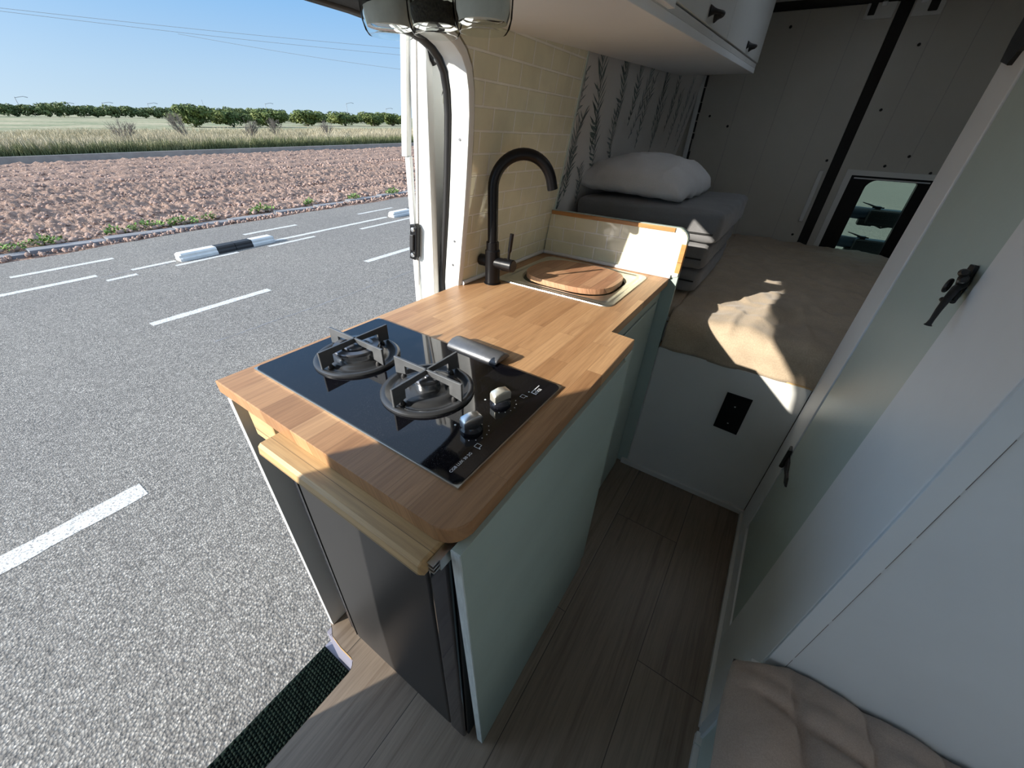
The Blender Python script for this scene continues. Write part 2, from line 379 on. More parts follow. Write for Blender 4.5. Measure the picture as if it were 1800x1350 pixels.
# left wall: sheet with the door opening, reveal and outer skin
opening = [(.683, -.2), (.683, .3), (.683, .87), (.683, 1.073), (.680, 1.17), (.676, 1.246), (.672, 1.30), (.664, 1.345), (.650, 1.382), (.630, 1.405), (.605, 1.420),
           (.575, 1.430), (.54, 1.436), (.40, 1.443), (.0, 1.447), (-.45, 1.44), (-.56, 1.425), (-.62, 1.395), (-.655, 1.34), (-.66, 1.24), (-.655, 1.1), (-.65, .6), (-.64, .1), (-.64, -.2)]
def outer(p):
    y, z = p
    if z <= -.19: return (2.95, -.2) if y > 0 else (-1.3, -.2)
    if y > .6: return (2.95, -.2+(z+.2)*2.1/1.6)
    if y < -.5: return (-1.3, -.2+(z+.2)*2.1/1.62)
    return (y*4, 1.9)
bm = bm_new()
for off in (.033, .055):
    vi = [bm.verts.new((LX(z, off), y, z)) for y, z in opening]
    oo = []
    for p in opening:
        q = outer(p); z = min(q[1], 1.9); oo.append(bm.verts.new((LX(z, off), q[0], z)))
    for i in range(len(vi)-1):
        bm.faces.new((vi[i], vi[i+1], oo[i+1], oo[i]))
    if off < .04: v0 = vi
    else:
        for i in range(len(vi)-1): bm.faces.new((v0[i], v0[i+1], vi[i+1], vi[i])).material_index = 0
struct('wall_left', bm, M['van_white'])
# corners of the outer sheet above
bm = bm_new()
SKX, SKY = (.72, 1.14), (1.60, 2.10)  # roof opening added out of view to light the interior
for xs, ys in (((.08, SKX[0]), (-1.3, 2.95)), ((SKX[1], 1.8), (-1.3, 2.95)), (SKX, (-1.3, SKY[0])), (SKX, (SKY[1], 2.95))): box(bm, xs, ys, (1.9, 1.93))
struct('ceiling', bm, M['white_in'])
bm = bm_new(); prism(bm, rrect(SKX[0]-.02, SKX[1]+.02, SKY[0]-.02, SKY[1]+.02, .04), XY, 1.935, 1.945, .002)
struct('fill_vent', bm, M['fill_vent_lid'])  # unseen frosted vent lid, added to pass soft light onto the bed end
bm = bm_new(); box(bm, (1.75, 1.8), (-1.3, 2.95), (-.2, 1.93)); struct('wall_right', bm, M['white_in'])
bm = bm_new()
for xs, zs in (((-.06, 1.02), (-.2, 1.93)), ((1.66, 1.8), (-.2, 1.93)), ((1.02, 1.66), (-.2, 1.15)), ((1.02, 1.66), (1.58, 1.93))): box(bm, xs, (-1.34, -1.3), zs)  # opening behind the camera is added to let light into the van
struct('wall_front', bm, M['white_in'])

# white jamb lining with the curved inner edge (door frame), dark line, rubber seal
jam = opening[0:13]
bm = bm_new()
n = len(jam)
ins = []
for i, (y, z) in enumerate(jam):
    a = Vector((jam[max(i-1, 0)][0], jam[max(i-1, 0)][1])); b = Vector((jam[min(i+1, n-1)][0], jam[min(i+1, n-1)][1]))
    t_ = (b-a).normalized(); ins.append((y-t_.y*-.0, z, t_))
rows = []
for (off, push) in ((.054, -.004), (.05, -.006), (-.001, -.006), (-.004, -.002), (-.004, .011)):
    r = []
    for (y, z, t_) in ins:
        nrm = Vector((t_.y, -t_.x))    # away from the opening
        yy, zz = y+nrm.x*push, z+nrm.y*push
        r.append(bm.verts.new((LX(zz, off), yy, zz)))
    rows.append(r)
for a, b in zip(rows[:-1], rows[1:]):
    for i in range(n-1): bm.faces.new((a[i], a[i+1], b[i+1], b[i]))
struct('trim_2', bm, M['van_white'], angle=40)
bm = bm_new()
sp = []
for y, z in opening[1:23]: sp.append((LX(z, .066), y-(.004 if y > .5 else 0), z-(.003 if z > 1.38 else 0)))
sweep(bm, sp, .0095, 10)
o = struct('trim_3', bm, M['rubber'], angle=50)
bm = bm_new()
for i in (4, 8, 11):
    pass
for (y, z) in ((.6765, 1.15), (.6765, 1.00), (.6765, .93), (.669, 1.25)):
    bm = bm_new(); lathe(bm, (LX(z, .025), y, z), [(0, .0), (.0035, 0), (.0035, .001), (0, .001)], 10, M=Matrix.Rotation(pi/2, 3, 'X'))
    obj('jamb_screw', bm, M['dark_alu'], bpy.data.objects['trim_2'])

# tile panel on the left wall (follows the curved door frame), trims, wallpaper
tpoly = [(1.212, .872), (1.212, 1.512), (.52, 1.475), (.52, 1.447), (.575, 1.444), (.612, 1.434), (.640, 1.417), (.662, 1.392), (.676, 1.35), (.684, 1.30), (.689, 1.246), (.692, 1.17), (.694, 1.073), (.694, .872)]
bm = bm_new()
a = [bm.verts.new((LX(z, .032), y, z)) for y, z in tpoly]; b = [bm.verts.new((LX(z, -.004), y, z)) for y, z in tpoly]
bm.faces.new(b)
for i in range(len(a)): bm.faces.new((a[i], a[(i+1) % len(a)], b[(i+1) % len(a)], b[i]))
WL = bpy.data.objects['wall_left']
struct('tile_panel', bm, M['tile_wall'], WL)
bm = bm_new()
prism(bm, [(1.212, .872), (1.222, .872), (1.222, 1.52), (1.212, 1.52)], lambda u, v, t: (LX(v, t), u, v), -.008, .032, .002)
struct('trim_4', bm, M['mint_light'])
bm = bm_new()
prism(bm, [(.50, 1.474), (1.235, 1.513), (1.235, 1.531), (.50, 1.492)], lambda u, v, t: (LX(v, t), u, v), -.009, .0)
struct('trim_5', bm, M['grey_trim'])
bm = bm_new()
prism(bm, [(.50, 1.495), (2.9, 1.603), (2.9, 1.618), (.50, 1.515)], lambda u, v, t: (LX(v, t), u, v), -.012, .0)
struct('trim_6', bm, M['offwhite'])
# white sealant bead along the worktop
bm = bm_new()
sweep(bm, [(-.002, .69, .876), (-.002, 1.195, .876)], .007, 8); sweep(bm, [(-.002, 1.193, .876), (.50, 1.193, .876)], .007, 8)
struct('trim_7', bm, M['seal'], angle=60)
# wallpaper with printed palm leaves
bm = bm_new()
REC = .03
quad(bm, [(LX(.6, REC), 1.222, .6), (LX(.6, REC), 2.95, .6), (LX(.87, REC), 2.95, .87), (LX(.87, REC), 1.222, .87)])
quad(bm, [(LX(.87, REC), 1.222, .87), (LX(.87, REC), 2.95, .87), (LX(1.62, REC), 2.95, 1.62), (LX(1.62, REC), 1.222, 1.62)])
def frond(y0, z0, y1, z1, ln, blades, mi, curv=0.0, dens=1.0):
    # stem from top (y0,z0) to bottom (y1,z1), blades pointing up and outward
    d = Vector((y1-y0, z1-z0)); L = d.length; d.normalize(); nrm = Vector((-d.y, d.x))
    P = lambda s: Vector((y0, z0))+d*L*s+nrm*curv*sin(pi*s)*L
    def strip(a, b, w):
        dd = (b-a).normalized(); nn = Vector((-dd.y, dd.x))*w
        c = (a+b)/2+nn*.6
        for tri in ((a+nn*.5, a-nn*.5, c-nn*1.4), (a+nn*.5, c-nn*1.4, c+nn), (c+nn, c-nn*1.4, b)):
            try: quad(bm, [(LX(p.y, REC-.001), p.x, p.y) for p in tri], mi)
            except Exception: pass
    for k in range(12):
        a, b = P(k/12), P((k+1)/12); strip(a, b, .0035)
    blades = int(blades*.62)
    for k in range(int(blades*dens)):
        s = .02+.95*k/blades/dens; base = P(s); side = 1 if k % 2 else -1
        ang = radians(random.uniform(24, 50))*side
        q = Matrix.Rotation(ang, 2) @ (-d)
        l = 1.25*ln*(sin(pi*min(.95, s*.75+.22))**.6)*random.uniform(.75, 1.1)
        # droop
        tip = base+q*l+Vector((0, -.25*l*abs(sin(ang))))
        strip(base, tip, .0034*random.uniform(.6, 1.3))
for (y0, z0, y1, z1, ln, bl, mi, cv) in [
    (1.40, 1.50, 1.50, 1.20, .075, 46, 1, .05), (1.36, 1.33, 1.35, 1.14, .06, 40, 2, -.15), (1.48, 1.32, 1.56, 1.12, .05, 34, 1, .05),
    (1.34, 1.22, 1.34, 1.06, .05, 34, 1, 0), (1.62, 1.52, 1.70, 1.30, .06, 40, 1, .06), (1.66, 1.36, 1.74, 1.17, .05, 34, 2, -.06),
    (1.80, 1.53, 1.84, 1.31, .055, 38, 1, .08), (1.95, 1.54, 1.90, 1.26, .055, 38, 2, .08), (2.03, 1.50, 2.04, 1.22, .055, 34, 1, -.06),
    (2.18, 1.55, 2.22, 1.30, .06, 38, 1, .08), (2.28, 1.42, 2.30, 1.2, .06, 34, 2, .0), (2.42, 1.55, 2.46, 1.3, .06, 36, 1, .06),
    (2.55, 1.48, 2.62, 1.22, .06, 36, 1, .1), (2.72, 1.56, 2.76, 1.28, .06, 34, 2, .0), (2.86, 1.5, 2.86, 1.2, .05, 30, 1, .0),
    (1.28, 1.14, 1.29, .98, .05, 28, 1, .1), (1.43, 1.16, 1.47, 1.02, .05, 28, 2, .1), (1.30, 1.45, 1.27, 1.28, .035, 22, 2, .1)]:
    frond(y0, z0, y1, z1, ln, bl, mi, cv)
struct('wallpaper_panel', bm, [M['wallpaper'], M['leafprint'], M['leafprint2']], WL)

# rear doors with seam, window, plates
def rear_door(name, x0, x1, hole=None):
    bm = bm_new()
    z0, z1 = .55, 1.87
    if not hole: box(bm, (x0, x1), (2.95, 2.99), (z0, z1), .004)
    else:
        a, b, c, d = hole
        for xs, zs in (((x0, a), (z0, z1)), ((b, x1), (z0, z1)), ((a, b), (d, z1)), ((a, b), (z0, c))):
            box(bm, xs, (2.95, 2.99), zs)
    return struct(name, bm, M['rear_panel'])
d1 = rear_door('door_1', -.05, .885)
d2 = rear_door('door_2', .94, 1.75, (1.0, 1.36, .70, 1.15))
bm = bm_new()
for x in (.30, .52, .74): box(bm, (x-.0015, x+.0015), (2.948, 2.951), (.6, 1.86))
obj('panel_joint', bm, M['grey_trim'], d1)
bm = bm_new()
for x in (1.06, 1.22): box(bm, (x-.0012, x+.0012), (2.948, 2.951), (1.17, 1.86))
obj('panel_joint', bm, M['grey_trim'], d2)
for d_, cs in ((d1, ((.45, 1.8), (.16, 1.4), (.86, 1.2), (.28, 1.35), (.845, .79))), (d2, ((1.03, 1.70), (1.0, 1.44), (1.13, 1.19), (1.21, 1.24), (.99, .86), (1.33, 1.17)))):
    for (x, z) in cs:
        bm = bm_new(); lathe(bm, (x, 2.949, z), [(0, -.002), (.006, -.001), (.007, .0), (.007, .003)], 10, axis='Y'); obj('screw', bm, M['gap'], d_)
bm = bm_new(); box(bm, (.882, .943), (2.957, 3.0), (.55, 1.87)); box(bm, (-.05, 1.75), (2.955, 2.99), (1.87, 1.93)); box(bm, (.1, .9), (2.93, 2.95), (1.865, 1.9))
struct('trim_8', bm, M['gap'])
bm = bm_new(); box(bm, (.058, .085), (2.93, 2.952), (1.0, 1.6), .003); struct('trim_9', bm, M['offwhite'])
bm = bm_new()
zz = 1.0
while zz < 1.58:
    l = random.uniform(.02, .07); box(bm, (.086, .086+random.uniform(.006, .012)), (2.935, 2.949), (zz, zz+l)); zz += l+random.uniform(.0, .006)
struct('trim_10', bm, M['gap'])
for (xa, xb, lab) in ((.76, .875, d1), (.945, 1.055, d2)):
    bm = bm_new(); box(bm, (xa, xb), (2.942, 2.95), (1.805, 1.9), .002); pl = obj('latch_plate', bm, M['offwhite'], lab)
    bm = bm_new(); xs = (xa+.012, xa+.04) if xa < .9 else (xb-.055, xb-.02)
    box(bm, xs, (2.936, 2.945), (1.82, 1.89), .003); obj('latch_slot', bm, M['gap'], pl)
    bm = bm_new(); xc = xa+.065 if xa < .9 else xa+.03
    box(bm, (xc-.012, xc+.012), (2.93, 2.945), (1.85, 1.885), .003); obj('catch', bm, M['alu'], pl)
bm = bm_new(); box(bm, (.845, .868), (2.938, 2.95), (.87, 1.15), .004); obj('strike_strip', bm, M['offwhite'], d1)
# window_1
bm = bm_new()
prism(bm, [(.975, .70), (.975, 1.165), (1.40, 1.165), (1.40, .70), (1.37, .70), (1.37, 1.14), (1.003, 1.14), (1.003, .70)], XZ, 2.937, 2.952, .002)
w1 = struct('window_1', bm, M['offwhite'])
bm = bm_new()
inner = rrect(1.088, 1.305, .60, 1.12, [0, 0, .012, .045], 8)
outr = [(1.003, .60), (1.36, .60), (1.36, 1.143), (1.003, 1.143)]
def ring(bm, inn, out, fn, t0, t1):
    # fill between outline inn and rectangle out via radial matching
    cx = sum(p[0] for p in inn)/len(inn); cy = sum(p[1] for p in inn)/len(inn)
    x0, x1 = min(p[0] for p in out), max(p[0] for p in out); y0, y1 = min(p[1] for p in out), max(p[1] for p in out)
    pts = []
    for (x, y) in inn:
        dx, dy = x-cx, y-cy; s = min(((x1-cx)/dx if dx > 0 else (x0-cx)/dx) if abs(dx) > 1e-9 else 1e9, ((y1-cy)/dy if dy > 0 else (y0-cy)/dy) if abs(dy) > 1e-9 else 1e9)
        pts.append(((x, y), (cx+dx*s, cy+dy*s)))
    # insert rectangle corners
    full = []
    n = len(pts)
    for i in range(n):
        full.append(pts[i]); a = pts[i][1]; b = pts[(i+1) % n][1]
        for c in ((x0, y0), (x1, y0), (x1, y1), (x0, y1)):
            if (abs(a[0]-b[0]) > 1e-6 and abs(a[1]-b[1]) > 1e-6) and ((abs(a[0]-c[0]) < 1e-6 and abs(b[1]-c[1]) < 1e-6) or (abs(b[0]-c[0]) < 1e-6 and abs(a[1]-c[1]) < 1e-6)):
                m = ((pts[i][0][0]+pts[(i+1) % n][0][0])/2, (pts[i][0][1]+pts[(i+1) % n][0][1])/2); full.append((m, c))
    n = len(full)
    A = [[bm.verts.new(fn(p[k][0], p[k][1], t)) for p in full] for t in (t0, t1) for k in (0, 1)]
    for i in range(n):
        j = (i+1) % n
        bm.faces.new((A[0][i], A[0][j], A[1][j], A[1][i])); bm.faces.new((A[2][i], A[3][i], A[3][j], A[2][j]))
        bm.faces.new((A[0][i], A[2][i], A[2][j], A[0][j])); bm.faces.new((A[1][i], A[1][j], A[3][j], A[3][i]))
ring(bm, inner, outr, XZ, 2.945, 2.985)
obj('frame', bm, M['black'], w1)
bm = bm_new(); box(bm, (1.02, 1.35), (2.940, 2.947), (1.122, 1.128)); obj('frame_lip', bm, M['alu'], w1)
bm = bm_new(); box(bm, (1.06, 1.33), (2.968, 2.972), (.58, 1.135)); obj('pane', bm, M['pane'], w1)

# sliding door, slid back outside the opening
def DP(u, v, t): return (LX(v, t), u, v)
def DS(u, v, t): return (LX(v, t+.06), u+.06, v)        # u along van, v height, t outward offset
bm = bm_new()
prism(bm, [(.592, -.15), (.592, 1.46), (1.75, 1.46), (1.75, -.15)], DS, .085, .13, .004)
dr = struct('door_3', bm, M['van_white'])
bm = bm_new()
inset = [(.645, -.1), (.645, 1.25)]+[(.645+.13*(1-cos(radians(a))), 1.28+.13*sin(radians(a))) for a in (0, 15, 30, 45, 60, 75, 90)]+[(1.6, 1.41), (1.6, -.1)]
prism(bm, inset, DS, .072, .088, .005, 3)
obj('inner_panel', bm, M['van_beige'], dr)
bm = bm_new()
sweep(bm, [DS(u-.004, v, .077) for u, v in inset[:-1]], .0035, 8); obj('panel_groove', bm, M['rubber'], dr)
bm = bm_new()
prism(bm, [(.585, -.15), (.585, 1.45), (.608, 1.45), (.608, -.15)], DS, .066, .088, .003); obj('flange', bm, M['van_white'], dr)
bm = bm_new()
prism(bm, [(.588, -.15), (.588, 1.205), (.600, 1.205), (.600, -.15)], DS, .118, .136, .002); 
prism(bm, [(.582, 1.205), (.582, 1.46), (.600, 1.46), (.600, 1.205)], DS, .122, .142, .002); obj('outer_flange', bm, M['van_white'], dr)
bm = bm_new()
prism(bm, [(.5885, .7), (.5885, 1.45), (.592, 1.45), (.592, .7)], DS, .098, .106); obj('edge_channel', bm, M['grey_trim'], dr)
bm = bm_new()
prism(bm, [(.935, .100), (1.035, .100), (1.038, .080), (1.028, .072), (.942, .072), (.932, .080)], lambda u, v, t: (LX(u, v+.06), t+.06, u), .571, .588, .003)
lt = obj('latch', bm, M['black'], dr)
bm = bm_new()
prism(bm, [(.962, .095), (1.008, .095), (1.008, .081), (.962, .081)], lambda u, v, t: (LX(u, v+.06), t+.06, u), .565, .573, .002); obj('latch_bolt', bm, M['rubber'], lt)
for z in (.948, 1.022):
    bm = bm_new(); lathe(bm, (LX(z, .146), .631, z), [(0, -.005), (.006, -.004), (.0075, 0), (.0075, .003)], 14, axis='Y'); obj('latch_bolt', bm, M['alu'], lt, angle=30)
bm = bm_new()
prism(bm, [(.565, 1.50), (.583, 1.44), (.598, 1.402), (.608, 1.393), (.620, 1.398), (.635, 1.43), (.67, 1.46), (.67, 1.5)], DS, .055, .064, .002)
ra = obj('roller_arm', bm, M['black'], dr)
bm = bm_new(); lathe(bm, (LX(1.406, .113), .670, 1.406), [(0, .005), (.005, .004), (.007, 0), (.007, -.004)], 14, axis='X'); obj('roller_pin', bm, M['alu'], ra, angle=30)
# dark upper rail over the opening
bm = bm_new()
prism(bm, [(-.55, 1.425), (-.45, 1.434), (.0, 1.441), (.40, 1.437), (.53, 1.430), (.55, 1.475), (-.55, 1.475)], DP, -.008, .062)
struct('trim_11', bm, M['gap'])

# ================================================================== KITCHEN
# worktop (one L-shaped slab with rounded front corner and the sink cut-out)
bm = bm_new()
wt = [(-.016, .001)] + arc(.557-.034, .034+.002, .034, 270, 360, 8) + [(.556, .655), (.4935, .658), (.4975, 1.193), (-.006, 1.193), (-.006, .685), (-.016, .685)]
prism(bm, wt, XY, H-.027, H, .002)
slab = obj('worktop', bm, M['worktop'])
bmc = bm_new(); prism(bmc, rrect(.075, .40, .835, 1.125, .06), XY, H-.1, H+.1)
cut = obj('cut', bmc, M['worktop'])
md = slab.modifiers.new('b', 'BOOLEAN'); md.operation = 'DIFFERENCE'; md.object = cut; md.solver = 'EXACT'
dg = bpy.context.evaluated_depsgraph_get(); me2 = bpy.data.meshes.new_from_object(slab.evaluated_get(dg))
slab.modifiers.clear(); slab.data = me2; bpy.data.objects.remove(cut)
tag(slab, 'oiled beech butcher-block worktop with a rounded front corner and a stepped side', 'worktop')

cab = thing('kitchen_cabinet', (.28, .6, 0), 'mint green painted kitchen cabinet under the beech worktop', 'cabinet')
bm = bm_new()   # outer left panel
prism(bm, [(.0, 0), (.0, .843), (.66, .843), (.66, 0)], lambda u, v, t: (t, u, v), .010, .026, .0015); obj('side_panel', bm, M['offwhite'], cab)
bm = bm_new()
prism(bm, [(.040, .0), (.004, .843), (.59, .843), (.607, 0)], lambda u, v, t: (t, u, v), .549, .5645, .001); sp_ = obj('side_panel', bm, M['mint'], cab)
bm = bm_new()
prism(bm, [(.038, .001), (.002, .8425), (.004, .8425), (.040, .001)], lambda u, v, t: (t, u, v), .549, .564); eo = obj('panel_edge', bm, M['ply_edge'], sp_); eo['label'] = 'worn pale plywood edge'
bm = bm_new(); box(bm, (.070, .152), (.004, .34), (.782, .843), .003); obj('brace', bm, M['bamboo'], cab)['label'] = 'bare pine support block'
bm = bm_new(); box(bm, (.52, .549), (.03, .3), (.81, .843), .002); obj('brace', bm, M['bamboo'], cab)
bm = bm_new(); box(bm, (.534, .558), (.60, .648), (.0, .80), .0015); box(bm, (.49, .558), (.60, .65), (.80, .843), .0015); obj('return_panel', bm, M['mint'], cab)
bm = bm_new(); box(bm, (.465, .483), (.65, 1.19), (.795, .843), .001); obj('top_rail', bm, M['mint'], cab)
bm = bm_new(); box(bm, (.470, .486), (.66, 1.160), (.012, .79), .0025); dd = obj('door', bm, M['mint'], cab)
bm = bm_new(); box(bm, (.462, .480), (1.164, 1.193), (.0, .843), .001); obj('stile', bm, M['mint'], cab)
bm = bm_new(); box(bm, (.03, .465), (.64, .65), (.0, .80)); box(bm, (.45, .462), (.65, 1.19), (0, .84)); obj('carcass', bm, M['gap'], cab)

# pull-out board on runners, protruding under the worktop
po = thing('pull_out_board', (.35, .0, .81), 'pale pine pull-out board sticking out under the front edge of the worktop', 'board')
bm = bm_new()
prism(bm, [(-.036, .824), (-.034, .838), (-.029, .8425), (.30, .8425), (.30, .812), (-.028, .812)], lambda u, v, t: (t, u, v), .176, .532, .0025); obj('board', bm, M['bamboo'], po)
bm = bm_new()
for (z0, z1) in ((.832, .8345), (.8245, .827), (.817, .8195)): box(bm, (.5325, .5425), (-.022, .28), (z0, z1), .0006)
box(bm, (.542, .545), (-.012, .28), (.815, .836)); obj('runner', bm, M['alu'], po)
bm = bm_new(); box(bm, (.160, .170), (-.004, .28), (.817, .829), .001); box(bm, (.170, .176), (-.012, .28), (.82, .826)); obj('runner', bm, M['alu'], po)

# fridge
fr = thing('fridge', (.3, .3, 0), 'black compact fridge set under the worktop behind the pull-out board', 'fridge')
bm = bm_new(); box(bm, (.085, .528), (.075, .58), (.004, .775), .006); obj('body', bm, M['black'], fr)
bm = bm_new(); box(bm, (.118, .478), (.020, .07), (.014, .775), .006, 3); obj('door', bm, M['fridge'], fr)
bm = bm_new(); box(bm, (.082, .1175), (.024, .072), (.02, .775), .006, 3); obj('door_side', bm, M['fridge_gloss'], fr)
bm = bm_new(); box(bm, (.4785, .524), (.0195, .072), (.012, .775), .006, 3); obj('door_side', bm, M['fridge_gloss'], fr)
bm = bm_new(); box(bm, (.1165, .118), (.019, .03), (.02, .77)); obj('door_line', bm, M['rubber'], fr)
bm = bm_new(); box(bm, (.10, .50), (.0245, .06), (.0005, .0135), .002); obj('kick_strip', bm, M['dark_alu'], fr)
bm = bm_new(); box(bm, (.526, .531), (.028, .07), (.03, .775), .001); obj('door_gasket', bm, M['gap'], fr)

# hob
hob = thing('gas_hob', (.257, .213, H), 'black glass two-burner gas hob let into the worktop', 'hob')
HX0, HX1, HY0, HY1 = .0015, .512, .062, .3635
bm = bm_new(); prism(bm, rrect(HX0+.002, HX1-.002, HY0+.002, HY1-.002, .010, 5), XY, H+.0006, H+.0052, .0012); obj('glass_plate', bm, M['hob_glass'], hob)
bm = bm_new(); ring(bm, rrect(HX0+.0018, HX1-.0018, HY0+.0018, HY1-.0018, .011, 5), [(HX0, HY0), (HX1, HY0), (HX1, HY1), (HX0, HY1)], XY, H+.0002, H+.0036)
obj('edge_trim', bm, M['steel'], hob)
GZ = H+.0052
def burner(cx, cy, big):
    bm = bm_new()
    prof = [(.0835, 0), (.0835, .004), (.081, .0065), (.077, .0075), (.072, .0062), (.068, .0030), (.062, .0018), (.058, .003), (.055, .0065), (.050, .0085)]
    if big: prof += [(.046, .009), (.0, .009)]
    else: prof += [(.040, .0085), (.035, .009), (.03, .010), (0, .010)]
    lathe(bm, (cx, cy, GZ), prof, 64)
    b = obj('burner', bm, M['enamel'], hob, angle=35)
    bm = bm_new()
    if big: lathe(bm, (cx, cy, GZ), [(.044, .009), (.044, .020), (.046, .0205), (.046, .022), (.028, .022), (.028, .010)], 48)
    else: lathe(bm, (cx, cy, GZ), [(.022, .009), (.022, .019), (.0235, .020), (.0235, .0225), (.01, .0225)], 40)
    obj('burner_ring', bm, M['burner_ring'], b, angle=35)
    bm = bm_new()
    if big:
        lathe(bm, (cx, cy, GZ), [(.0455, .0222), (.0455, .0255), (.044, .0275), (.033, .0285), (.029, .024), (.029, .0225)], 48)
        lathe(bm, (cx, cy, GZ), [(.024, .0100), (.024, .0270), (.022, .0290), (.0, .0295)], 40)
    else: lathe(bm, (cx, cy, GZ), [(.0235, .0225), (.0235, .026), (.021, .0285), (.012, .029), (.011, .0275), (.005, .0275), (.004, .029), (0, .029)], 40)
    obj('burner_cap', bm, M['burner_cap'], b, angle=35)
    for a in (40, 220):
        bm = bm_new(); lathe(bm, (cx+.034*cos(radians(a)), cy+.034*sin(radians(a)), GZ+.008), [(.003, 0), (.003, .010), (.0015, .014), (0, .014)], 10)
        obj('igniter' if a == 40 else 'flame_sensor', bm, M['alu'], b, angle=35)
    # grate
    bm = bm_new()
    for k, (dx, dy) in enumerate(((1, 0), (0, 1), (-1, 0), (0, -1))):
        w = .0024; zt = GZ+.043
        prof = [(0.0, zt), (.0805, zt), (.0805, GZ+.008), (.0535, GZ+.013), (.0545, GZ+.031), (0.0, GZ+.033)]
        def fn(u, v, t, dx=dx, dy=dy): return (cx+dx*u-dy*t, cy+dy*u+dx*t, v)
        prism(bm, prof, fn, -w, w, .0006, 1)
    ps = obj('pan_support', bm, M['cast'], hob)
    for (dx, dy) in ((1, 0), (0, 1), (-1, 0), (0, -1)):
        bm = bm_new(); lathe(bm, (cx+dx*.062, cy+dy*.062, GZ), [(.0055, .001), (.0055, .006), (.003, .011), (0, .011)], 12)
        obj('support_foot', bm, M['rubber'], ps, angle=40)
burner(.320, .206, False); burner(.123, .208, True)
for (kx, ky, mt) in ((.449, .250, 'knob_warm'), (.452, .166, 'alu')):
    bm = bm_new(); lathe(bm, (kx, ky, GZ), [(.0185, 0), (.0185, .004), (.016, .007), (.0145, .010), (0, .010)], 32); kb = obj('knob', bm, M['fridge_gloss'], hob, angle=30)
    bm = bm_new()
    # grip bar: rounded block, long across the hob
    prism(bm, [(-.0165, .009), (-.0170, .0215), (-.0145, .0255), (.0, .0285), (.0145, .0255), (.0170, .0215), (.0165, .009)], lambda u, v, t: (kx+u*.35-t*.94, ky+u*.94+t*.35, GZ+v), -.0085, .0085, .0014, 2)
    obj('knob_grip', bm, M[mt], kb, angle=50)
TZ = GZ+.0003
def dot(bm, x, y, r=.0012): prism(bm, [(x+r*cos(2*pi*k/8), y+r*sin(2*pi*k/8)) for k in range(8)], XY, TZ-.0002, TZ+.0001)
bm = text_mesh('CGB LUX 30 2G', .0068, lambda x, y, z: (.488-y, .076+x, TZ+z*.3), .0001); obj('lettering', bm, M['ink'], hob)
bm = text_mesh('teka', .0135, lambda x, y, z: (.487-y, .307+x, TZ+z*.3), .0001)
box(bm, (.4755, .4772), (.3085, .338), (TZ-.0002, TZ+.0001)); box(bm, (.476, .487), (.3085, .3103), (TZ-.0002, TZ+.0001))
prism(bm, [(.472+.0016*cos(k), .3085+.0016*sin(k)) for k in range(6)], XY, TZ-.0002, TZ+.0001); obj('logo', bm, M['ink'], hob)
for (kx, ky) in ((.449, .250), (.452, .166)):
    bm = bm_new(); dot(bm, kx-.027, ky-.008, .0018); obj('off_mark', bm, M['ink'], hob); bm = bm_new()
    for a in range(-60, 61, 22): dot(bm, kx+.028*cos(radians(a)), ky+.028*sin(radians(a)), .0009)
    obj('dial_marks', bm, M['ink'], hob)
    bm = bm_new()
    sx, sy = (kx+.028, ky-.030) if ky < .2 else (kx+.017, ky+.036)
    for (a, b, c, d) in ((0, .009, 0, .0007), (0, .009, .0083, .009), (0, .0007, 0, .009), (.0083, .009, 0, .009)): box(bm, (sx+a, sx+b), (sy+c, sy+d), (TZ-.0002, TZ+.0001))
    dot(bm, sx+.0105, sy+(.001 if ky < .2 else .008), .0013); obj('burner_icon', bm, M['ink'], hob)

# loose dark metal handle bar by the hob
bm = bm_new()
ang = radians(14)
def HB(u, v, t):   # u across, v height, t along
    x, y = .222+t*cos(-ang*.2)-0*u, .386
    return (.236+t*cos(radians(-1))-u*sin(radians(-1)), .374+t*sin(radians(-1))+u*cos(radians(-1)), v)
prism(bm, [(-.024, H+.0056), (-.024, H+.009), (-.018, H+.015), (-.006, H+.0195), (.008, H+.0195), (.020, H+.015), (.026, H+.008), (.026, H+.0056)], HB, 0, .134, .003, 3)
hb = obj('handle_bar', bm, M['dark_alu'], angle=50, loc=(.30, .374, H)); tag(hb, 'short rounded dark metal bar lying along the back edge of the hob', 'bar')

# sink with fitted wooden cover
sk = thing('sink', (.24, .98, H), 'stainless steel inset sink with a double stepped rim', 'sink')
bm = bm_new()
def rl(d): return rrect(.042+d, .437-d, .800+d, 1.160-d, max(.006, .03-d*.3), 6)
def loft(bm, loops, fnz):
    R = [[bm.verts.new((x, y, z)) for x, y in lp] for lp, z in zip(loops, fnz)]
    for a, b in zip(R[:-1], R[1:]):
        for i in range(len(a)): bm.faces.new((a[i], a[(i+1) % len(a)], b[(i+1) % len(a)], b[i]))
    return R
prof = [(0, .0004), (.001, .0030), (.012, .0042), (.016, .0034), (.019, .0012), (.023, .0010), (.026, .0030), (.030, .0034), (.034, .0020)]
loops = [rl(d) for d, z in prof]; zs = [H+z for d, z in prof]
bl = [rrect(.078, .400, .838, 1.122, .10, 6), rrect(.082, .396, .842, 1.118, .10, 6), rrect(.090, .388, .85, 1.11, .09, 6), rrect(.11, .37, .87, 1.09, .07, 6)]
loops += bl; zs += [H+.0015, H-.004, H-.12, H-.135]
R = loft(bm, loops, zs); bm.faces.new(R[-1]); obj('basin', bm, M['steel'], sk, angle=30)
bm = bm_new()
sq = []
for k in range(72):
    a = 2*pi*k/72; n_ = 2.9
    c_, s_ = cos(a), sin(a); rr = (abs(c_)**n_+abs(s_)**n_)**(-1/n_)
    sq.append((.2405+.152*rr*c_, .976+.128*rr*s_))
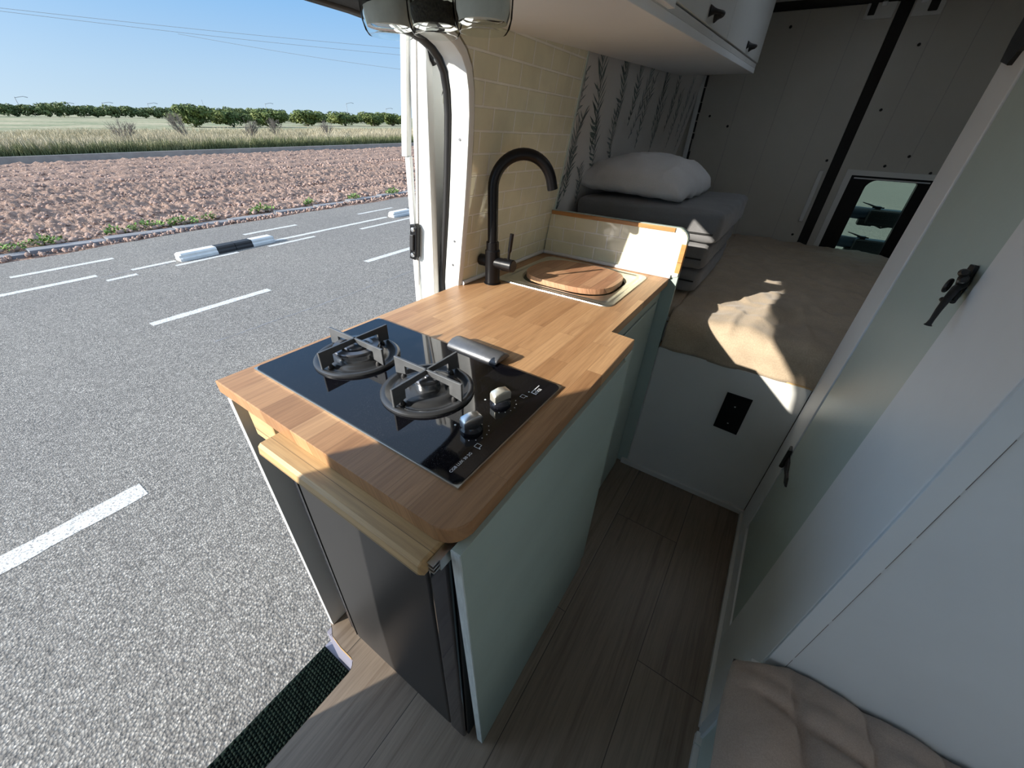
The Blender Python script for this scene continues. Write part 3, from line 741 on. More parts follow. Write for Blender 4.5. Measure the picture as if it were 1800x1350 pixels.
prism(bm, sq, XY, H+.001, H+.0175, .003, 3)
bd = obj('sink_cover_board', bm, M['board_cut'], loc=(.24, .976, H)); tag(bd, 'rounded wooden cover board fitted over the sink basin', 'board')

# faucet
fa = thing('kitchen_tap', (.057, .765, H), 'tall matt black gooseneck tap beside the sink', 'tap')
fx, fy = .057, .765
bm = bm_new(); lathe(bm, (fx, fy, H), [(0, .0005), (.026, .0005), (.026, .003), (.0225, .004), (.0225, .100), (.021, .102), (.019, .104), (.019, .125), (0, .125)], 40); obj('body', bm, M['black'], fa, angle=30)
bm = bm_new()
ph, RA = radians(46), .085
pts = [(fx, fy, H+.10), (fx, fy, 1.0), (fx, fy, 1.137)]+[(fx+cos(ph)*RA*(1-cos(radians(a))), fy+sin(ph)*RA*(1-cos(radians(a))), 1.137+RA*sin(radians(a))) for a in range(8, 169, 8)]
last = Vector(pts[-1]); dirv = (last-Vector(pts[-2])).normalized(); pts.append(tuple(last+dirv*.018))
sweep(bm, pts, .0150, 24); obj('spout', bm, M['black'], fa, angle=50)
bm = bm_new(); lathe(bm, (fx, fy, .936), [(0, -.046), (.015, -.046), (.0175, -.044), (.0175, -.02), (.017, .03), (.0172, .042), (.0185, .0425), (.0185, .074), (.0165, .077), (0, .077)], 32, axis='X'); vb = obj('valve', bm, M['black'], fa, angle=30)
bm = bm_new(); sweep(bm, [(fx+.058, fy, .952), (fx+.060, fy, .972), (fx+.062, fy, .980), (fx+.068, fy, 1.027)], [.0035, .0035, .0058, .0058], 16); obj('lever', bm, M['black'], vb, angle=40)

# backsplash board between the worktop and the bed
bs = thing('backsplash', (.26, 1.2, .5), 'cream tiled upstand board with a rounded corner and oak edging behind the sink', 'backsplash')
bm = bm_new()
out = [(-.004, 0), (.524, 0), (.524, .998)] + arc(.524-.034, .998, .034, 0, 90, 6) + [(.003, 1.032)]
prism(bm, [(x if z < 1.04 else x, z) for x, z in out], XZ, 1.2, 1.218, .001); obj('board', bm, M['mint'], bs)
bm = bm_new()
tp = [(.0, .872), (.5, .872), (.522, .88), (.522, .996)] + arc(.524-.036, .996, .034, 0, 90, 6) + [(.020, 1.030)]
prism(bm, tp, XZ, 1.1965, 1.2); obj('tile_panel', bm, M['tile_back'], bs)
bm = bm_new(); prism(bm, [(.022, 1.018), (.478, 1.018), (.478, 1.0305), (.022, 1.0305)], XZ, 1.192, 1.2185, .0012); o = obj('edging', bm, M['oak_trim'], bs); o['label'] = 'long oak strip on the top edge'
bm = bm_new(); prism(bm, [(.509, .892), (.5245, .892), (.5245, .985), (.509, .985)], XZ, 1.192, 1.2185, .0012); o = obj('edging', bm, M['oak_trim'], bs); o['label'] = 'short oak strip on the side edge'

# ================================================================== BED
bb = thing('bed_box', (.78, 2.0, 0), 'white painted bed box with a black socket plate on its front', 'bed base')
bm = bm_new(); box(bm, (.5, 1.015), (1.203, 1.218), (0, .606), .001); box(bm, (.528, 1.018), (1.198, 1.216), (.024, .612), .001); obj('front_panel', bm, M['offwhite'], bb)
bm = bm_new(); box(bm, (.50, 1.018), (1.186, 1.203), (0, .024), .0015); obj('skirting', bm, M['offwhite'], bb)
bm = bm_new(); box(bm, (.526, 1.018), (1.217, 2.93), (.602, .614), .001); box(bm, (.93, 1.016), (1.1965, 1.22), (.6125, .617), .0005); box(bm, (0.0, .528), (1.222, 2.93), (.602, .614)); box(bm, (1.018, 1.70), (1.22, 2.93), (.602, .614)); obj('slat_board', bm, M['bamboo'], bb)['label'] = 'bare pine board under the mattress'
bm = bm_new(); box(bm, (.0, .02), (1.25, 2.9), (0, .6)); box(bm, (0, 1.7), (2.88, 2.9), (0, .6)); obj('frame_rail', bm, M['offwhite'], bb)
bm = bm_new()
prism(bm, [(.7965, .362), (.879, .357), (.880, .515), (.7975, .516)], XZ, 1.1905, 1.1985, .001); pl = obj('socket_plate', bm, M['plate_black'], bb)
for z in (.395, .47):
    bm = bm_new(); lathe(bm, (.838, 1.19, z), [(0, -.0012), (.0022, -.0008), (.003, 0)], 10, axis='Y'); obj('plate_screw', bm, M['alu'], pl)
# blanket over mattress
def bedz(x, y):
    # top surface height at x,y
    e = (y-1.205)
    z = .745
    z += .014*fbm(x*4.2+3, y*3.1, 1.3, 4)+.010*fbm(x*11, y*6, 4.1, 3)+.007*(1-abs(noise.noise(Vector((x*5+y*2.5, y*3.2-x*2, 2.2)))))**10-.004
    z += .020*math.exp(-((x-.80-.18*(y-1.3))/.03)**2)*math.exp(-((y-1.42)/.13)**2)
    z -= .016*math.exp(-((x-.885-.22*(y-1.3))/.055)**2)*math.exp(-((y-1.42)/.16)**2)
    z += .010*math.exp(-((x-.735-.10*(y-1.3))/.012)**2)*math.exp(-((y-1.30)/.10)**2)
    z += .010*math.exp(-((x-.96+.10*(y-1.3))/.014)**2)*math.exp(-((y-1.40)/.16)**2)
    return z
mat_ = thing('mattress', (.8, 2.0, .614), 'foam mattress under the beige blanket on the bed box', 'mattress')
bm = bm_new(); box(bm, (.03, 1.68), (1.235, 2.925), (.6145, .722), .02, 3); obj('foam', bm, M['pillow'], mat_)
bm = bm_new()
NX, NY = 170, 150
G = []
for j in range(NY+1):
    row = []
    for i in range(NX+1):
        x = .532+(1.70-.532)*i/NX
        s = j/NY
        # arc-length down the front: first part vertical edge, then top
        L = s*1.86
        drop = .125+.012*fbm(x*5, 0, 9)
        r = .055
        if L < drop-r:
            zz_ = .612+.007*fbm(x*6, 3, 2)+L; yy_ = 1.198+.006*sin(x*40)*(1-L/(drop-r))-.006*math.exp(-((x-.60)/.05)**2)
        else:
            q = (L-(drop-r))/(r*pi/2)
            top = bedz(x, 1.26)
            if q < 1:
                yy_ = 1.198+r*(1-cos(q*pi/2)); zz_ = (.612+.007*fbm(x*6, 3, 2)+drop-r)+(top-(.612+.007*fbm(x*6, 3, 2)+drop-r))*sin(q*pi/2)
            else:
                yy_ = 1.198+r+(L-(drop-r)-r*pi/2); zz_ = bedz(x, min(2.93, yy_)); k = min(1, (q-1)/1.2); zz_ = top*(1-k)+zz_*k
        if x < .62: zz_ -= 0
        row.append(bm.verts.new((x, min(yy_, 2.935), zz_)))
    G.append(row)
for j in range(NY):
    for i in range(NX): bm.faces.new((G[j][i], G[j][i+1], G[j+1][i+1], G[j+1][i]))
# left strip behind the backsplash
G2 = []
for j in range(61):
    y = 1.235+(2.93-1.235)*j/60; G2.append([bm.verts.new((x_, y, bedz(x_, y) if j else .70)) for x_ in [0.0+(.532)*i/24 for i in range(25)]])
for j in range(60):
    for i in range(24): bm.faces.new((G2[j][i], G2[j][i+1], G2[j+1][i+1], G2[j+1][i]))
bmesh.ops.remove_doubles(bm, verts=bm.verts, dist=.0005)
bk = obj('blanket', bm, M['linen'], smooth=True, loc=(.9, 1.9, .62)); tag(bk, 'crumpled beige linen blanket spread over the bed', 'blanket')
so = bk.modifiers.new('s', 'SOLIDIFY'); so.thickness = .004; so.offset = 0

# stacked folded foam cushions
def soft_box(bm, x0, x1, y0, y1, z0, z1, r, n=26, puff=.006, seed=0, wr=.003):
    res = bmesh.ops.create_cube(bm, size=2); vs = res['verts']
    es = list(set(e for v in vs for e in v.link_edges)); bmesh.ops.subdivide_edges(bm, edges=es, cuts=n, use_grid_fill=True)
    cx, cy, cz = (x0+x1)/2, (y0+y1)/2, (z0+z1)/2; hx, hy, hz = (x1-x0)/2, (y1-y0)/2, (z1-z0)/2
    for v in bm.verts:
        p = v.co.copy()
        q = Vector((p.x*hx, p.y*hy, p.z*hz))
        inn = Vector((max(-hx+r, min(hx-r, q.x)), max(-hy+r, min(hy-r, q.y)), max(-hz+r, min(hz-r, q.z))))
        d_ = q-inn
        if d_.length > 1e-9: q = inn+d_.normalized()*min(r, max(abs(d_.x), abs(d_.y), abs(d_.z)))
        q.z += (1 if p.z > 0 else -1)*puff*(1-p.x*p.x)*(1-p.y*p.y)*abs(p.z)
        q.y += (1 if p.y > 0 else -1)*puff*.6*(1-p.x*p.x)*(1-p.z*p.z)*abs(p.y)
        q.x += (1 if p.x > 0 else -1)*puff*.6*(1-p.y*p.y)*(1-p.z*p.z)*abs(p.x)
        w = Vector((fbm(q.x*14+seed, q.y*14, q.z*20), fbm(q.x*14, q.y*14+seed+5, q.z*20), fbm(q.x*12+9, q.y*12, q.z*22+seed)))
        v.co = Vector((cx, cy, cz))+q+w*wr
def seat_cushion(z0, z1, x0, x1, y0, y1, label, seed, zipz, zx):
    t_ = thing('seat_cushion', ((x0+x1)/2, (y0+y1)/2, z0), label, 'cushion', 'grey foam cushions stacked behind the backsplash')
    bm = bm_new(); soft_box(bm, x0, x1, y0, y1, z0, z1, .022, 30, .008, seed, .0035); obj('cover', bm, M['grey_fab'], t_, smooth=True)
    bm = bm_new(); sweep(bm, [(zx[0], y0-.0055, zipz), ((zx[0]+zx[1])/2, y0-.0085, zipz), (zx[1], y0-.0055, zipz)], .003, 6); obj('zip', bm, M['zip'], t_)
    return t_
seat_cushion(.757, .848, .012, .560, 1.440, 2.14, 'grey foam cushion, lowest of the stack behind the backsplash', 3, .806, (.30, .545))
seat_cushion(.852, .945, .012, .566, 1.432, 2.15, 'grey foam cushion, middle one of the stack behind the backsplash', 11, .893, (.32, .55))
seat_cushion(.950, 1.058, .012, .585, 1.425, 2.17, 'grey foam cushion, top of the stack, just under the white pillow', 21, .985, (.30, .565))
# pillow
pw = thing('pillow', (.19, 1.8, 1.065), 'plump white pillow lying on the stacked grey cushions', 'pillow')
bm = bm_new()
N = 60
vt, vb_ = {}, {}
cx, cy, hx, hy = .19, 1.80, .235, .335
for j in range(N+1):
    for i in range(N+1):
        u, v = 2*i/N-1, 2*j/N-1
        # pinched corners
        px = cx+hx*u*(1-.07*(v*v))*(1+0*v)+.03*v*0; py = cy+hy*v*(1-.06*(u*u))
        t_ = max(0, (1-abs(u)**2.8))**.46*max(0, (1-abs(v)**2.8))**.46
        # wrinkles radiating from corners
        w = .009*fbm(px*8, py*5, 2, 4)*t_+.008*sin(16*(u*.6+v))*t_*abs(u)*abs(v)+.006*(1-abs(noise.noise(Vector((px*14+py*6, py*9, 3)))))**8*t_
        edge = .020*fbm(px*16, py*16, 7, 2)*(1-t_)
        zc = 1.108+.012*u*0
        tilt = -.022*(1-t_)*0
        top = zc+.105*t_+w+edge
        bot = zc-.040*t_**.6+edge
        top += -.018*max(0, u)*(1-t_*.5)
        bot += -.018*max(0, u)*(1-t_*.5)
        vt[i, j] = bm.verts.new((px, py, top))
        if 0 < i < N and 0 < j < N: vb_[i, j] = bm.verts.new((px, py, max(bot, 1.066)))
        else: vb_[i, j] = vt[i, j]
for j in range(N):
    for i in range(N):
        bm.faces.new((vt[i, j], vt[i+1, j], vt[i+1, j+1], vt[i, j+1]))
        try: bm.faces.new((vb_[i, j], vb_[i, j+1], vb_[i+1, j+1], vb_[i+1, j]))
        except ValueError: pass
obj('cover', bm, M['pillow'], pw, smooth=True)
bm = bm_new(); box(bm, (.14, .205), (1.474, 1.480), (1.107, 1.113)); lb = obj('sewn_label', bm, M['tagwhite'], pw)
bm = bm_new(); box(bm, (.14, .205), (1.473, 1.479), (1.104, 1.1075)); obj('label_stripe', bm, M['tagpink'], lb)

# ================================================================== OVERHEAD CABINET
def oz(y): return 1.458+.0475*(y-.62)        # slight rise towards the rear
oc = thing('overhead_cabinet', (.25, 1.4, 1.5), 'white overhead cabinet along the left wall above the tiles and wallpaper', 'cabinet')
bm = bm_new()
Y0, Y1, XF = .48, 2.32, .42
def OB(x0, x1, y0, y1, z0, z1, bmx, bev=0):
    prism(bmx, [(y0, oz(y0)+z0), (y1, oz(y1)+z0), (y1, oz(y1)+z1), (y0, oz(y0)+z1)], YZ, x0, x1, bev)
OB(.085, XF, Y0, Y1, 0, .018, bm, .0015); OB(.085, XF-.016, Y0, Y0+.016, .018, .36, bm); OB(.085, XF-.002, Y1-.016, Y1, .018, .36, bm)
obj('carcass', bm, M['white'], oc)
bm = bm_new(); OB(XF-.016, XF, Y0, Y1, .018, .034, bm, .001); obj('face_rail', bm, M['offwhite'], oc)
def odoor(y0, y1, hy):
    bm = bm_new(); OB(XF-.012, XF+.004, y0, y1, .037, .36, bm, .0015); d_ = obj('door', bm, M['offwhite'], oc)
    bm = bm_new()
    zc = oz(hy)+.062; P_ = []; R_ = []
    for k in range(15):
        s = k/14; a = pi*s
        P_.append((XF+.004+.028*sin(a)**.8, hy-.034+.068*s, zc-.002+.010*sin(a)*0)); R_.append(.0042+.008*(abs(2*s-1)**6)+.002*math.exp(-((s-.78)/.12)**2))
    sweep(bm, P_, R_, 14); obj('handle', bm, M['black_iron'], d_, angle=60)
odoor(Y0+.002, .858, .70); odoor(.864, 1.494, 1.225); odoor(1.498, Y1-.002, 1.93)
bm = bm_new()
OB(XF-.002, XF+.014, .62, .86, .020, .036, bm, .001); obj('door_lip', bm, M['white'], oc)
for (y) in (1.30, 1.62, 2.0):
    bm = bm_new(); lathe(bm, (XF+.0003, y, oz(y)+.026), [(0, .0012), (.003, .0006), (.004, 0)], 10, axis='X'); obj('screw', bm, M['alu'], oc)

# jar shelf just out of the frame with three hanging jars
js = thing('jar_shelf', (.2, .4, 1.5), 'narrow dark shelf carrying the hanging glass jars', 'shelf')
bm = bm_new(); box(bm, (.05, .36), (.34, .46), (1.525, 1.54), .002); obj('board', bm, M['white'], js)
bm = bm_new(); box(bm, (.085, .36), (.455, .485), (1.525, 1.60), .002); obj('bracket', bm, M['white'], js)
def jar(cx, cy, z0, r, fill, label):
    j = thing('glass_jar', (cx, cy, z0), label, 'jar', 'glass jars hanging from their lids')
    h = 1.525-z0
    bm = bm_new()
    outp = [(0, .004), (r*.55, .0035), (r*.72, .0005), (r*.80, .0005), (r*.90, .006), (r*.98, .018), (r, .035), (r, h-.025), (r*.9, h-.014), (r*.88, h-.001)]
    inp = [(r*.88-.003, h-.001), (r*.9-.003, h-.015), (r-.003, h-.027), (r-.003, .037), (r*.98-.003, .022), (r*.88-.003, .011), (r*.6, .009), (0, .009)]
    lathe(bm, (cx, cy, z0), outp+inp, 48)
    obj('jar_body', bm, M['glass'], j, angle=40)
    bm = bm_new(); lathe(bm, (cx, cy, z0), [(0, h-.016), (r*.95, h-.016), (r*.95, h), (0, h)], 40); obj('lid', bm, M['alu'], j, angle=30)
    if fill:
        m_, fh, slant, irr = fill
        bm = bm_new(); ri = r-.0036
        N1 = 40; bot = [(0, .0095), (ri*.62, .0095), (ri*.88, .0115), (ri*.97, .022)]
        rings = []
        for rr, hh in bot: rings.append([bm.verts.new((cx+rr*cos(2*pi*k/N1), cy+rr*sin(2*pi*k/N1), z0+hh)) for k in range(N1)] if rr else [bm.verts.new((cx, cy, z0+hh))])
        for rr in (ri, ri*.8, ri*.5, ri*.2, 0):
            rings.append([bm.verts.new((cx+rr*cos(2*pi*k/N1), cy+rr*sin(2*pi*k/N1), z0+fh+slant*rr*cos(2*pi*k/N1)/r+irr*random.uniform(-1, 1))) for k in range(N1)] if rr else [bm.verts.new((cx, cy, z0+fh))])
        for a, b in zip(rings[:-1], rings[1:]):
            for k in range(N1):
                k2 = (k+1) % N1
                if len(a) == 1: bm.faces.new((a[0], b[k2], b[k]))
                elif len(b) == 1: bm.faces.new((a[k], a[k2], b[0]))
                else: bm.faces.new((a[k], a[k2], b[k2], b[k]))
        obj('contents', bm, M[m_], j, angle=40)
jar(.108, .40, 1.3955, .0445, ('salt', .035, .006, .0003), 'glass jar with white powder, nearest the open doorway')
jar(.207, .402, 1.3905, .0420, ('pepper', .034, .002, .0012), 'middle glass jar, holding dark ground pepper')
jar(.297, .404, 1.3895, .0435, ('salt', .110, .0, .0003), 'glass jar full of fine white salt, nearest the overhead cabinet')

# ================================================================== WARDROBE, BENCH
wd = thing('wardrobe', (1.35, .8, 0), 'tall wardrobe with white frame and a pale mint door beside the bed', 'wardrobe')
WX = 1.02
bm = bm_new(); box(bm, (WX, WX+.018), (1.040, 1.200), (0, 1.88), .002); obj('stile', bm, M['white'], wd)
bm = bm_new(); prism(bm, [(.392, 0), (.632, 0), (.632, .10), (.645, 1.88), (.392, 1.88)], YZ, WX, WX+.018, .002); obj('stile', bm, M['white'], wd)
bm = bm_new(); box(bm, (WX, WX+.018), (.632, 1.040), (0, .088), .001); obj('bottom_rail', bm, M['white'], wd)
bm = bm_new(); prism(bm, [(.636, .092), (1.036, .11), (1.036, 1.87), (.648, 1.87)], YZ, WX+.003, WX+.016, .003); wdoor = obj('door', bm, M['mint_light'], wd)
bm = bm_new(); box(bm, (WX+.018, WX+.03), (.40, 1.2), (.0, 1.88)); box(bm, (WX+.018, 1.74), (1.19, 1.2), (0, 1.88)); obj('carcass', bm, M['white'], wd)
bm = bm_new(); box(bm, (WX+.001, WX+.030), (.386, .392), (.0, 1.88), .001); obj('corner_strip', bm, M['white_cool'], wd)
bm = bm_new()
prism(bm, [(WX+.0315, 0), (1.745, 0), (1.745, 1.88), (WX+.0315, 1.88)], XZ, .3895, .400); obj('front_panel', bm, M['white_cool'], wd)
bm = bm_new()
zz = .40
while zz < 1.5:
    l = random.uniform(.02, .09); box(bm, (WX+.0300+random.uniform(-.0005, .0004), WX+.0318), (.3885, .391), (zz, zz+l)); zz += l*random.uniform(.8, 1.3)
obj('paint_crack', bm, M['concrete'], wd)
bm = bm_new(); box(bm, (WX-.012, WX), (.378, 1.186), (0, .016), .0015); obj('skirting', bm, M['offwhite'], wd)
# handle: old style lever latch
bm = bm_new()
prism(bm, [(.668, 1.080), (.690, 1.078), (.694, 1.10), (.690, 1.128), (.672, 1.130), (.664, 1.105)], YZ, WX-.004, WX+.002, .0015)
wh = obj('door_handle', bm, M['black_iron'], wdoor)
bm = bm_new()
sweep(bm, [(WX-.006, .655, 1.106), (WX-.016, .640, 1.100), (WX-.022, .625, 1.089), (WX-.027, .612, 1.072), (WX-.029, .605, 1.058), (WX-.030, .603, 1.052), (WX-.030, .603, 1.050)], [.0055, .0055, .0048, .0038, .0030, .0036, .0052], 14)
obj('lever', bm, M['black_iron'], wh, angle=60)
bm = bm_new()
sweep(bm, [(WX-.020+.004*cos(a_), .662+.0085*cos(a_), 1.098+.0085*sin(a_)) for a_ in [2*pi*k/16 for k in range(17)]], .0028, 10, cap=False)
sweep(bm, [(WX-.008, .668, 1.118), (WX-.016, .652, 1.121), (WX-.018, .640, 1.124)], [.005, .006, .004], 12)
sweep(bm, [(WX-.008, .662, 1.104), (WX-.014, .645, 1.114), (WX-.018, .628, 1.116)], [.006, .0065, .0035], 12)
sweep(bm, [(WX-.006, .660, 1.092), (WX-.012, .640, 1.090), (WX-.014, .628, 1.083)], [.0045, .0055, .0035], 12)
sweep(bm, [(WX-.020, .632, 1.078), (WX-.020, .648, 1.080)], [.002, .0038], 10)
obj('catch', bm, M['black_iron'], wh, angle=60)
bm = bm_new(); lathe(bm, (WX-.016, .640, 1.112), [(0, .004), (.004, .003), (.005, 0), (.003, -.004), (0, -.004)], 14, axis='X'); obj('pivot_pin', bm, M['alu'], wh, angle=50)
def hinge(zc):
    bm = bm_new()
    box(bm, (WX-.006, WX+.001), (1.030, 1.062), (zc-.035, zc+.035), .002)
    sweep(bm, [(WX-.006, 1.034, zc-.036), (WX-.006, 1.034, zc+.036)], .0055, 12)
    prism(bm, [(1.036, zc-.012), (1.036, zc+.012), (1.00, zc+.0165), (.955, zc+.006), (.925, zc+.0105), (.895, zc), (.925, zc-.0105), (.955, zc-.006), (1.00, zc-.0165)], YZ, WX-.003, WX+.003, .001)
    o = obj('hinge', bm, M['black_iron'], wdoor)

hinge(.44)
bm = bm_new()
prism(bm, [(1.172, 1.424), (1.112, 1.412), (1.095, 1.43), (1.060, 1.44), (1.045, 1.47), (1.050, 1.56), (1.185, 1.56), (1.185, 1.46)], YZ, WX-.008, WX+.002, .002)
obj('hinge', bm, M['black_iron'], wdoor)

bn = thing('bench', (1.4, -.2, 0), 'low bench seat with a mint side panel, in front of the wardrobe', 'bench')
bm = bm_new(); box(bm, (1.018, 1.03), (-1.2, .350), (.0, .365), .001); obj('side_panel', bm, M['mint_light'], bn)
bm = bm_new(); box(bm, (1.012, 1.03), (.350, .386), (.0, .365), .001); obj('corner_post', bm, M['white_cool'], bn)
bm = bm_new(); box(bm, (1.002, 1.745), (-1.2, .3885), (.365, .38), .002); obj('seat_board', bm, M['white'], bn)
bm = bm_new(); box(bm, (1.004, 1.018), (-1.2, .333), (0, .016), .001); box(bm, (1.004, 1.030), (.333, .36), (0, .022), .001); obj('skirting', bm, M['offwhite'], bn)
bc = thing('bench_cushion', (1.3, .1, .39), 'taupe quilted seat cushion on the bench by the wardrobe', 'cushion')
bm = bm_new()
x0, x1, y0, y1 = .952, 1.55, -.45, .338
N = 110
sx = [1.066, 1.180, 1.288, 1.40]; sy = [.292, .165, .04, -.085, -.21, -.33]
Gt, Gb = {}, {}
for j in range(N+1):
    for i in range(N+1):
        u, v = 2*i/N-1, 2*j/N-1
        x = x0+(x1-x0)*i/N; y = y0+(y1-y0)*j/N
        x += -.012*(1-v*v)*0+ (.010*(v**8) if u < 0 else -.01*(v**8))*abs(u); 
        t_ = max(0, 1-abs(u)**6)**.5*max(0, 1-abs(v)**6)**.5
        if v > -1: y = y0+(y1+.050*max(0, min(1, (x-.952)/.10))-y0)*(v+1)/2
        q = 1
        for s in sx: q -= .9*math.exp(-(abs(x+.01*sin(y*22)-s)/.007)**1.2)*max(0, min(1, (y+.5)*3))
        for s in sy: q -= .9*math.exp(-(abs(y+.012*sin(x*18)-s)/.007)**1.2)*max(0, min(1, (x-.985)*25))
        q = max(q, .1)
        pf = min(min(abs(x-s) for s in sx+[x0, x1]), .05)/.05; pg = min(min(abs(y-s) for s in sy+[y0, y1]), .05)/.05
        z = .412+.034*t_*(.45+.55*q)+.018*(pf*pg)**.5*t_+.004*fbm(x*16, y*16, 3, 3)+.004*fbm(x*45, y*45, 5, 2)*(1-q*.6)
        Gt[i, j] = bm.verts.new((x, y, z)); Gb[i, j] = bm.verts.new((x, y, .395)) if 0 < i < N and 0 < j < N else Gt[i, j]
for j in range(N):
    for i in range(N):
        bm.faces.new((Gt[i, j], Gt[i+1, j], Gt[i+1, j+1], Gt[i, j+1])); 
        try: bm.faces.new((Gb[i, j], Gb[i, j+1], Gb[i+1, j+1], Gb[i+1, j]))
        except ValueError: pass
obj('cover', bm, M['cushion'], bc, smooth=True)

# door mat in the step well: rows of loops
bm = bm_new()
box(bm, (-.052, .164), (-.60, -.026), (-.2045, -.196))
y = -.59
rowi = 0
while y < -.028:
    x = -.046+(.006 if rowi % 2 else 0)
    while x < .160:
        r = .0052*random.uniform(.85, 1.15)
        res = bmesh.ops.create_icosphere(bm, subdivisions=1, radius=r)
        for v in res['verts']: v.co = Vector((x+v.co.x*1.1, y+v.co.y*1.0, -.195+v.co.z*.9))+Vector((random.uniform(-.001, .001),)*3)
        x += .0108
    y += .0098; rowi += 1
mt = obj('step_mat', bm, M['mat_green'], smooth=True, loc=(.05, -.3, -.2)); tag(mt, 'dark green looped mat lying in the doorway step well', 'mat')

# ================================================================== OUTSIDE
def gz(x, y): return -.55+.0288*y+.00104*(x+.2)
def gquad(bm, x0, x1, y0, y1, dz=0, nx=1, ny=1, mi=0):
    for i in range(nx):
        for j in range(ny):
            a, b = x0+(x1-x0)*i/nx, x0+(x1-x0)*(i+1)/nx; c, d = y0+(y1-y0)*j/ny, y0+(y1-y0)*(j+1)/ny
            quad(bm, [(a, c, gz(a, c)+dz), (b, c, gz(b, c)+dz), (b, d, gz(b, d)+dz), (a, d, gz(a, d)+dz)], mi)
bm = bm_new()
ed = [(-8.20+.18*fbm(0, k*.7, 3)-.10*max(0, 1-abs(k-3)/3)+.02*k, k) for k in [q*.5 for q in range(-60, 101)]]
vs0 = [bm.verts.new((x, y, gz(x, y))) for x, y in ed]; vs1 = [bm.verts.new((40, y, gz(40, y))) for x, y in ed]
for i in range(len(ed)-1): bm.faces.new((vs0[i], vs1[i], vs1[i+1], vs0[i+1]))
road = struct('road', bm, M['asphalt'])
lines = [(-1.90, -1.77, -2.6, -.08), (-4.36, -4.25, .8, 2.03), (-4.33, -4.22, 3.48, 4.75), (-4.33, -4.22, 6.2, 7.5), (-7.36, -7.26, .31, 1.36), (-6.61, -6.50, -3.0, .97), (-6.53, -6.44, 1.32, 1.84), (-6.27, -6.18, .98, 1.30), (-7.30, -7.20, 3.19, 4.2),
         (-6.50, -6.40, 3.28, 5.8), (-6.22, -6.14, 3.05, 3.9), (-6.04, -5.95, 4.75, 7.5), (-7.2, -7.12, 5.6, 6.6), (-6.4, -6.32, 6.5, 12), (-4.33, -4.22, 9.5, 11), (-7.36, -7.26, -2.4, -1.2), (-6.27, -6.19, 1.75, 2.6)]
for (a, b, c, d) in lines:
    bm = bm_new(); n = max(4, int((d-c)/.05))
    L_, R_ = [], []
    for k in range(n+1):
        y = c+(d-c)*k/n; w = .010
        L_.append(bm.verts.new((a+w*fbm(a*3, y*6, 1), y, gz(a, y)+.002))); R_.append(bm.verts.new((b+w*fbm(b*3, y*6, 2), y, gz(b, y)+.002)))
    for k in range(n): bm.faces.new((L_[k], R_[k], R_[k+1], L_[k+1]))
    obj('lane_line', bm, M['paint'], road)
# cracks
for (pts) in ([(-6.42, .97), (-6.45, 1.3), (-6.40, 1.6), (-6.44, 1.85)], [(-3.4, 1.0), (-3.38, 2.2), (-3.42, 3.6), (-3.35, 4.2)]):
    bm = bm_new()
    P_ = []
    for a, b in zip(pts[:-1], pts[1:]):
        for k in range(12):
            s = k/12; P_.append((a[0]+(b[0]-a[0])*s+random.uniform(-.012, .012), a[1]+(b[1]-a[1])*s))
    for a, b in zip(P_[:-1], P_[1:]):
        w = random.uniform(.003, .010); quad(bm, [(a[0]-w, a[1], gz(*a)+.0015), (a[0]+w, a[1], gz(*a)+.0015), (b[0]+w, b[1], gz(*b)+.0015), (b[0]-w, b[1], gz(*b)+.0015)])
    obj('crack', bm, M['concrete'], road)
# cycle lane separators
def separator(x, y0, y1, lab):
    s = thing('lane_separator', (x, (y0+y1)/2, gz(x, y0)), lab, 'separator', 'kerb-like lane separators on the road')
    segs = [(0, .36, 'sep_white'), (.36, .55, 'sep_black'), (.555, .74, 'sep_black'), (.74, 1, 'sep_white')]
    for a, b, m_ in segs:
        bm = bm_new(); ya, yb = y0+(y1-y0)*a, y0+(y1-y0)*b
        ca = .03 if a == 0 else 0; cb_ = .03 if b == 1 else 0
        prof = [(-.10, 0), (-.10, .035), (-.085, .055), (-.085, .085), (-.065, .105), (.065, .105), (.085, .085), (.085, .055), (.10, .035), (.10, 0)]
        A = []
        for (yy, k) in ((ya, 1-ca*4), (ya+ca, 1), (yb-cb_, 1), (yb, 1-cb_*4)):
            A.append([bm.verts.new((x+px*k, yy, gz(x, yy)+pz*k)) for px, pz in prof])
        for r1, r2 in zip(A[:-1], A[1:]):
            for k in range(len(prof)-1):
                try: bm.faces.new((r1[k], r1[k+1], r2[k+1], r2[k]))
                except ValueError: pass
        bm.faces.new(A[0]); bm.faces.new(A[-1][::-1])
        bmesh.ops.remove_doubles(bm, verts=bm.verts, dist=.0005)
        obj('segment', bm, M[m_], s)['label'] = 'black painted segment' if 'black' in m_ else 'white painted segment'
separator(-6.45, 1.87, 3.27, 'black and white striped concrete lane separator lying along the road line')
separator(-6.36, 5.85, 7.25, 'white end of a lane separator, just beside the open van door')
# sand over the edge
bm = bm_new()
gquad(bm, -24.3, -8.1, -40, 60, -.03, 1, 1)
struct('ground', bm, M['soil'])
# concrete gutter edge
bm = bm_new()
yy = -6
while yy < 14:
    w = random.uniform(.9, 1.0)
    if random.random() < .93:
        x = -8.55+.03*fbm(0, yy, 5)
        r = Matrix.Rotation(random.uniform(-.02, .02), 3, 'Z')
        box(bm, (x-.14, x+.09), (yy, yy+w-.015), (gz(x, yy)-.06, gz(x, yy)+.045+random.uniform(-.012, .012)), .008, rot=r)
    yy += w
struct('trim_12', bm, M['concrete'])
